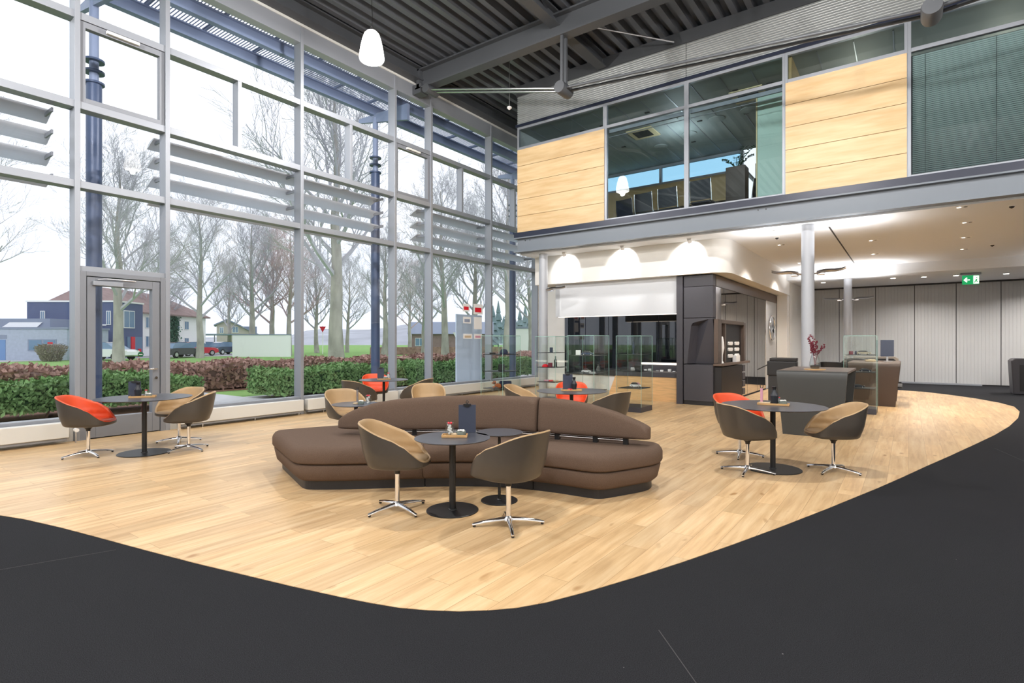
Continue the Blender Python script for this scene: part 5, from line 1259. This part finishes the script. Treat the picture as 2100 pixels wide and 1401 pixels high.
TR = [(-110, 26, 12.5, 1, 'bare tree whose branches reach in at the left edge', 20, 'twig'),
      (243, 40, 15.5, 0, 'bare tree seen through the glass door, trunk before the blue house', 0, 'twig'),
      (410, 50, 15, 2, 'bare tree before the white house', 60, 'twig'),
      (512, 58, 15, 1, 'bare tree rising left behind the white boundary wall', 100, 'twig'),
      (557, 66, 15, 0, 'slender bare tree behind the middle of the white boundary wall', 200, 'twigred'),
      (592, 60, 14.5, 2, 'reddish bare tree behind the right end of the white boundary wall', 10, 'twigred'),
      (650, 72, 13, 1, 'small bare tree left of the big trunk', 210, 'twig'),
      (690, 37, 21, 0, 'biggest bare tree with thick pale trunk right of centre window', 140, 'twig'),
      (712, 75, 13, 2, 'small bare tree right of the big trunk', 320, 'twig'),
      (787, 55, 13, 1, 'bare tree partly behind the middle blue column', 50, 'twig'),
      (868, 62, 11, 0, 'short bushy bare tree right of the middle blue column', 280, 'twig'),
      (913, 52, 17, 2, 'bare tree in the pane left of the pinned notices', 150, 'twig'),
      (978, 56, 15, 1, 'bare tree behind the pinned notices', 250, 'twig'),
      (1044, 46, 17, 0, 'bare tree beside the farthest blue column', 80, 'twig'),
      (1090, 58, 16, 2, 'bare tree behind the end of the glass facade', 120, 'twig'),
      (320, 62, 14, 2, 'bare tree behind the roof of the white house', 300, 'twig'),
      (470, 80, 13, 1, 'faint bare tree between the houses', 15, 'twig'),
      (840, 85, 14, 2, 'faint distant bare tree beyond the lawn', 33, 'twigred')]
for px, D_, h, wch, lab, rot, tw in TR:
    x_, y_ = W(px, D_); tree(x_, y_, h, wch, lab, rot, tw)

def facing(px, D_):       # heading that turns a house front (local -y) to the hall
    x_, y_ = W(px, D_); return (x_, y_)
def house(name, lab, c, rot, parts):
    t = thing(name, lab, 'house', (c[0], c[1], 0), R(rot)); 
    for nm, mb, m in parts: obj(nm, mb, M[m], t)
    return t
def win(t, x, y, z, w_, h, fr='whitep', depth=.06):
    o = obj('window', MB().box(x, x + w_, y - depth, y, z, z + h), M[fr], t); obj('pane', MB().box(x + .07, x + w_ / 2 - .03, y - depth - .01, y - depth, z + .07, z + h - .07).box(x + w_ / 2 + .03, x + w_ - .07, y - depth - .01, y - depth, z + .07, z + h - .07), M['winglass'], o)
# local frame: +x to image right, -y toward viewer; heading chosen so fronts face the hall
def rotat(px): return 35.9 + 90 - math.degrees(math.atan2(1, 0)) + 0
# low grey house, far left
c = W(60, 44); t = house('low_grey_house', 'low pale grey flat-roofed house with garage at the far left', c, 35.9, [('walls', MB().box(-12, 3.2, 0, 9, 0, 3.2), 'housegrey'), ('roof_edge', MB().box(-12.1, 3.3, -.1, 9.1, 3.2, 3.4), 'slate')])
o = obj('garage_door', MB().box(-5.6, -1.7 - .3, -.05, 0, 0, 2.1), M['garage'], t); obj('garage_frame', MB().box(-5.8, -1.9, -.04, 0, 2.2, 2.6), M['slate'], t)
o = obj('window', MB().box(-.2 + .1, 2.6 - .9 + .6, -.08, 0, .95, 2.15), M['slate'], t); obj('pane', MB().box(0.0, 1.05, -.1, -.08, 1.05, 2.05).box(1.25, 2.2, -.1, -.08, 1.05, 2.05), M['winglass'], o)
o = obj('window_sign', MB().box(1.6, 2.05, -.13, -.1, 1.35, 1.85), M['whitep'], t); obj('sign_stripe', MB().box(1.6, 2.05, -.14, -.13, 1.62, 1.85), M['red'], o)
obj('skylight', MB().prism([(-4.3, 3.45), (-3.6, 4.0), (-.7, 4.0), (-1.2, 3.45)], 4.0, 4.1, 'y'), M['housewhite'], t)
obj('rear_roof', MB().box(-12, -.1, 4.2, 9, 3.4, 4.4), M['slate'], t); t.scale = (.95, .5, .78)
# dark blue two-storey house
c = W(160, 50); t = house('dark_blue_house', 'dark blue two-storey cubic house behind the glass door', c, 35.9, [('walls', MB().box(-4.66, 3.62, 0, 3.4, 0, 5.1), 'houseblue'), ('parapet', MB().box(-4.75, 3.7, -.08, 3.5, 5.1, 5.24), 'housewhite'), ('belt_course', MB().box(-3.0, 2.6, -.06, 0, 2.95, 3.07), 'housewhite')])
for x_ in (-3.42, 2.6): win(t, x_, 0, 3.0, .42, 1.3)
def sidewin(t, x, y0, y1, z0, z1, m='winglass'):
    o = obj('window', MB().box(x, x + .06, y0, y1, z0, z1), M['whitep'], t); obj('pane', MB().box(x + .06, x + .07, y0 + .08, (y0 + y1) / 2 - .03, z0 + .08, z1 - .08).box(x + .06, x + .07, (y0 + y1) / 2 + .03, y1 - .08, z0 + .08, z1 - .08), M[m], o)
sidewin(t, 3.62, .7, 2.2, 2.75, 4.4)
obj('entrance_frame', MB().box(3.62, 3.7, 1.2, 3.2, 0, 1.95), M['winglass'], t); obj('red_door', MB().box(3.7, 3.78, 1.6, 2.1, 0, 1.95), M['red'], t); obj('red_panel', MB().box(3.7, 3.78, 2.6, 2.95, 0, .8), M['red'], t)
# white house
c = W(294, 57); t = house('white_house', 'white two-storey house with brown tiled roof and ivy', c, 127, [('walls', MB().box(-.5, 12, 0, 8, 0, 4.5), 'housewhite')])
rf = MB(); rf.add([(-4, -.4, 4.4), (12.4, -.4, 4.4), (12.4, 8.4, 4.4), (-4, 8.4, 4.4), (-3, 4, 7.1), (8.8, 4, 7.1), (-4, -.4, 4.55), (12.4, -.4, 4.55), (12.4, 8.4, 4.55), (-4, 8.4, 4.55)], [(0, 1, 2, 3), (0, 1, 7, 6), (1, 2, 8, 7), (2, 3, 9, 8), (3, 0, 6, 9), (6, 7, 5, 4), (7, 8, 5), (8, 9, 4, 5), (9, 6, 4)])
obj('roof', rf, M['rooftile'], t); obj('rear_wing', MB().box(-4, -.5, 3, 8, 0, 4.4), M['housewhite'], t)
for x_, z_, w_, h_ in ((.3, 2.9, .9, 1.2), (.3, .9, .9, 1.2), (7.3, 2.87, .9, 1.05), (7.3, 1.0, .9, .95), (10.0, 2.87, .9, 1.05), (10.0, 1.0, .9, .95), (5.9, 2.7, .4, 1.2)): win(t, x_, 0, z_, w_, h_)
iv = MB(); rr = random.Random(6)
for i in range(2600):
    p = Vector((rr.gauss(4.9, .55), -.12 + rr.gauss(0, .05), rr.uniform(1.2, 4.3))); a = Vector((rr.gauss(0, 1), rr.gauss(0, .5), rr.gauss(0, 1))).normalized() * .12; b = a.orthogonal().normalized() * .09
    iv.add([p - a, p + b, p + a, p - b], [(0, 1, 2, 3)])
obj('ivy', iv, M['ivy'], t)
# gable house
c = W(466, 88); t = house('gable_house', 'beige gabled house with grey roof behind the white boundary wall', c, 63, [('walls', MB().prism([(-1.5, 0), (4.4, 0), (4.4, 2.6), (0, 4.9), (-1.5, 4.3)], 0, 8, 'y'), 'housetan')])
obj('roof', MB().prism([(-1.9, 4.2), (0, 5.15), (5.0, 2.5), (5.0, 2.3), (0, 4.92), (-1.9, 4.0)], -.4, 8.4, 'y'), M['slate'], t); win(t, .7, 0, 2.9, .9, 1.0); win(t, -1.1, 0, 2.8, .6, 1.0); obj('dormer', MB().box(2.4, 4.4, 2, 5, 2.4, 4.0), M['slate'], t)
c = W(500, 80); t = house('carport', 'low green-roofed carport beside the dark parked car', W(438, 78), 35.9, [('carport_roof', MB().box(-3.5, 3.0, 0, 4, 2.4, 2.6), 'conifer')])
for x_ in (-3, 0, 2.7): obj('post', MB().box(x_, x_ + .1, .1, .2, 0, 2.4), M['aludark'], t)
# white boundary wall
c = W(535, 54); t = thing('boundary_wall', 'long white rendered wall standing on the lawn', 'wall', (c[0], c[1], -.02), R(35.9 - 3)); obj('wall_body', MB().box(-2.9, 2.9, 0, .3, 0, 2.15), M['housewhite'], t); obj('coping', MB().box(-2.95, 2.95, -.05, .35, 2.15, 2.24), M['slate'], t); obj('end_pier', MB().box(2.55, 2.92, -.03, 0, 0, 2.15), M['housewhite'], t)
c = W(862, 95); t = house('low_brick_house', 'low reddish building with hipped grey roof beyond the lawn', c, 35.9, [('walls', MB().box(-1.5, 12, 0, 6, 0, 2.8), 'rooftile')]); obj('roof', MB().prism([(-.5, 2.8), (3, 5.0), (6.5, 2.8)], -2.2, 12.6, 'x'), M['slate'], t); win(t, -.9, 0, .7, 1.6, 1.4)
c = W(1078, 60); t = thing('white_site_container', 'white box-shaped container beyond the farthest pane', 'container', (c[0], c[1], 0), R(35.9)); obj('container_body', MB().box(-1.6, 2.6, 0, 2.5, 0, 2.9), M['housewhite'], t); obj('container_roof', MB().box(-1.7, 2.7, -.1, 2.6, 2.9, 3.1), M['slate'], t)
for px, D_, lab, m, rot in ((222, 44, 'white car parked before the dark blue house', 'carwhite', 30), (366, 51, 'dark car parked before the white house', 'carblack', 118), (400, 57, 'red car parked beside the dark one', 'carred', 100), (462, 64, 'dark blue car left of the white boundary wall', 'carblue', 110), (438, 70, 'blue-grey car under the carport', 'carblue', 40)):
    x_, y_ = W(px, D_); car('parked_car', lab, (x_, y_, .0), rot, 4.2, 1.75, 1.45, m, 'parked cars')
c = W(105, 42); rr = random.Random(8); sh = MB()
for i in range(2600):
    a = rr.random() * 6.28; r = rr.random() ** .5; z = rr.random(); k = (.55 + .6 * z) * (1 if z < .8 else 1 - (z - .8) * 1.5)
    p = Vector((cos(a) * r * k * 1.35, sin(a) * r * k, z * 1.25 + rr.gauss(0, .05))); q = Vector((cos(a) + rr.gauss(0, .5), sin(a) + rr.gauss(0, .5), rr.uniform(.3, 1.5))).normalized() * .09; b = q.orthogonal().normalized() * .03
    sh.add([p - q, p + b, p + q, p - b], [(0, 1, 2, 3)])
tag(obj('shrub', sh, M['shrub'], loc=(c[0], c[1], 0)), 'round twiggy shrub before the low grey house', 'shrub')
c = W(141, 52); cj = MB(); 
for i in range(900):
    a = rr.random() * 6.28; z = rr.random(); r = .5 * (1 - z * .6); p = Vector((cos(a) * r, sin(a) * r, z * 3)); q = Vector((cos(a), sin(a), .6)).normalized() * .12; b = q.orthogonal().normalized() * .08
    cj.add([p - q, p + b, p + q, p - b], [(0, 1, 2, 3)])
tag(obj('conical_bush', cj, M['leaf'], loc=(c[0], c[1], 0)), 'narrow bright green bush between grey and blue house', 'bush')
# hill and far conifers
rows = []
for j in range(5):
    row = []
    for i in range(60):
        px = -300 + i * 32; D_ = 230 + j * 25; x_, y_ = W(px, D_); row.append((x_, y_, -1 + (7.5 + 3.5 * sin(i * .21) + 1.2 * sin(i * .9)) * (j / 4) ** .7 * (.6 if px < 350 else 1) * (1.15 if 600 < px < 900 else 1)))
    rows.append(row)
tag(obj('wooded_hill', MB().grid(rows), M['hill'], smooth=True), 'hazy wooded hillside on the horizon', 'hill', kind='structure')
for k in range(12):
    px = 1000 + k * 11; D_ = 110 + (k % 4) * 14; x_, y_ = W(px, D_); h = 7 + (k * 37 % 5)
    m_ = MB()
    for q in range(5): m_.lathe([(.2 + (5 - q) * .42, h * (.12 + q * .17)), (.05, h * (.12 + q * .17) + h * .28)], n=9)
    m_.tube([(0, 0, 0), (0, 0, h * .2)], .15, 6)
    tag(obj('distant_conifer', m_, M['conifer'], loc=(x_, y_, -.05)), 'hazy distant conifer seen through the farthest pane', 'tree', 'distant conifers')
# far hedge line and road sign
hg = MB(); a_, b_ = W(760, 62), W(1100, 70); hg.box(0, 1, 0, 1, 0, 1)
d = Vector((b_[0] - a_[0], b_[1] - a_[1], 0)); Mx = Matrix.Translation((a_[0], a_[1], 0)) @ Matrix.Rotation(math.atan2(d.y, d.x), 4, 'Z')
tag(obj('far_hedge', MB().box(0, d.length, -.5, .5, 0, .85, Mx), M['brownleaf']), 'low brown hedge at the far side of the lawn', 'hedge')
t = thing('road_sign', 'small triangular road sign on a post beyond the lawn', 'road sign', (*W(936, 60), 0), R(35.9)); obj('post', MB().tube([(0, 0, 0), (0, 0, 3.6)], .05, 8), M['housewhite'], t); obj('sign_plate', MB().prism([(-.4, 2.5), (.4, 2.5), (0, 1.8)], -.08, -.05, 'y'), M['housewhite'], t)
t = thing('road_sign', 'small triangular road sign on a post beside the tree right of the white wall', 'road sign', (*W(662, 66), 0), R(35.9)); obj('post', MB().tube([(0, 0, 0), (0, 0, 3.4)], .05, 8), M['housewhite'], t); obj('sign_plate', MB().prism([(-.4, 3.3), (.4, 3.3), (0, 2.6)], -.08, -.05, 'y'), M['red'], t)
# upright totem outside + notices stuck on the glass
t = thing('blue_panel', 'pale blue upright panel on a grey base outside the far pane', 'advertising stand', (-11.35, 13.02, 0)); obj('panel', MB().box(-.02, .02, -.3, .95, .15, 2.35), M['bluepanel'], t); obj('stand_base', MB().box(-.2, .2, -.3, .95, 0, .15), M['aludark'], t)  # plain pale blue slab on a low grey base
for i, (y, z, w_, h, c1, lab) in enumerate(((11.82, 2.36, .30, .22, 'red', 'white notice with red block, upper left of the pane'), (12.30, 2.30, .42, .30, 'red', 'white notice with red band, upper right of the pane'), (11.84, 2.02, .34, .19, 'slate', 'grey-blue notice under the red one'), (12.32, 1.86, .36, .36, 'whitep', 'white text notice on the right of the pane'), (11.84, 1.58, .40, .14, 'carton', 'yellowish notice strip low on the pane'), (12.32, 1.58, .36, .14, 'pink', 'pink notice strip low on the pane'))):
    t = thing('window_notice', lab, 'notice', (-10.288, y, z), group='notices stuck on the far pane'); obj('paper', MB().box(-.003, .001, 0, w_, 0, h), M['whitep'], t); obj('printed_block', MB().box(.001, .002, w_ * .15, w_ * .85, h * .2, h * .65), M[c1], t)
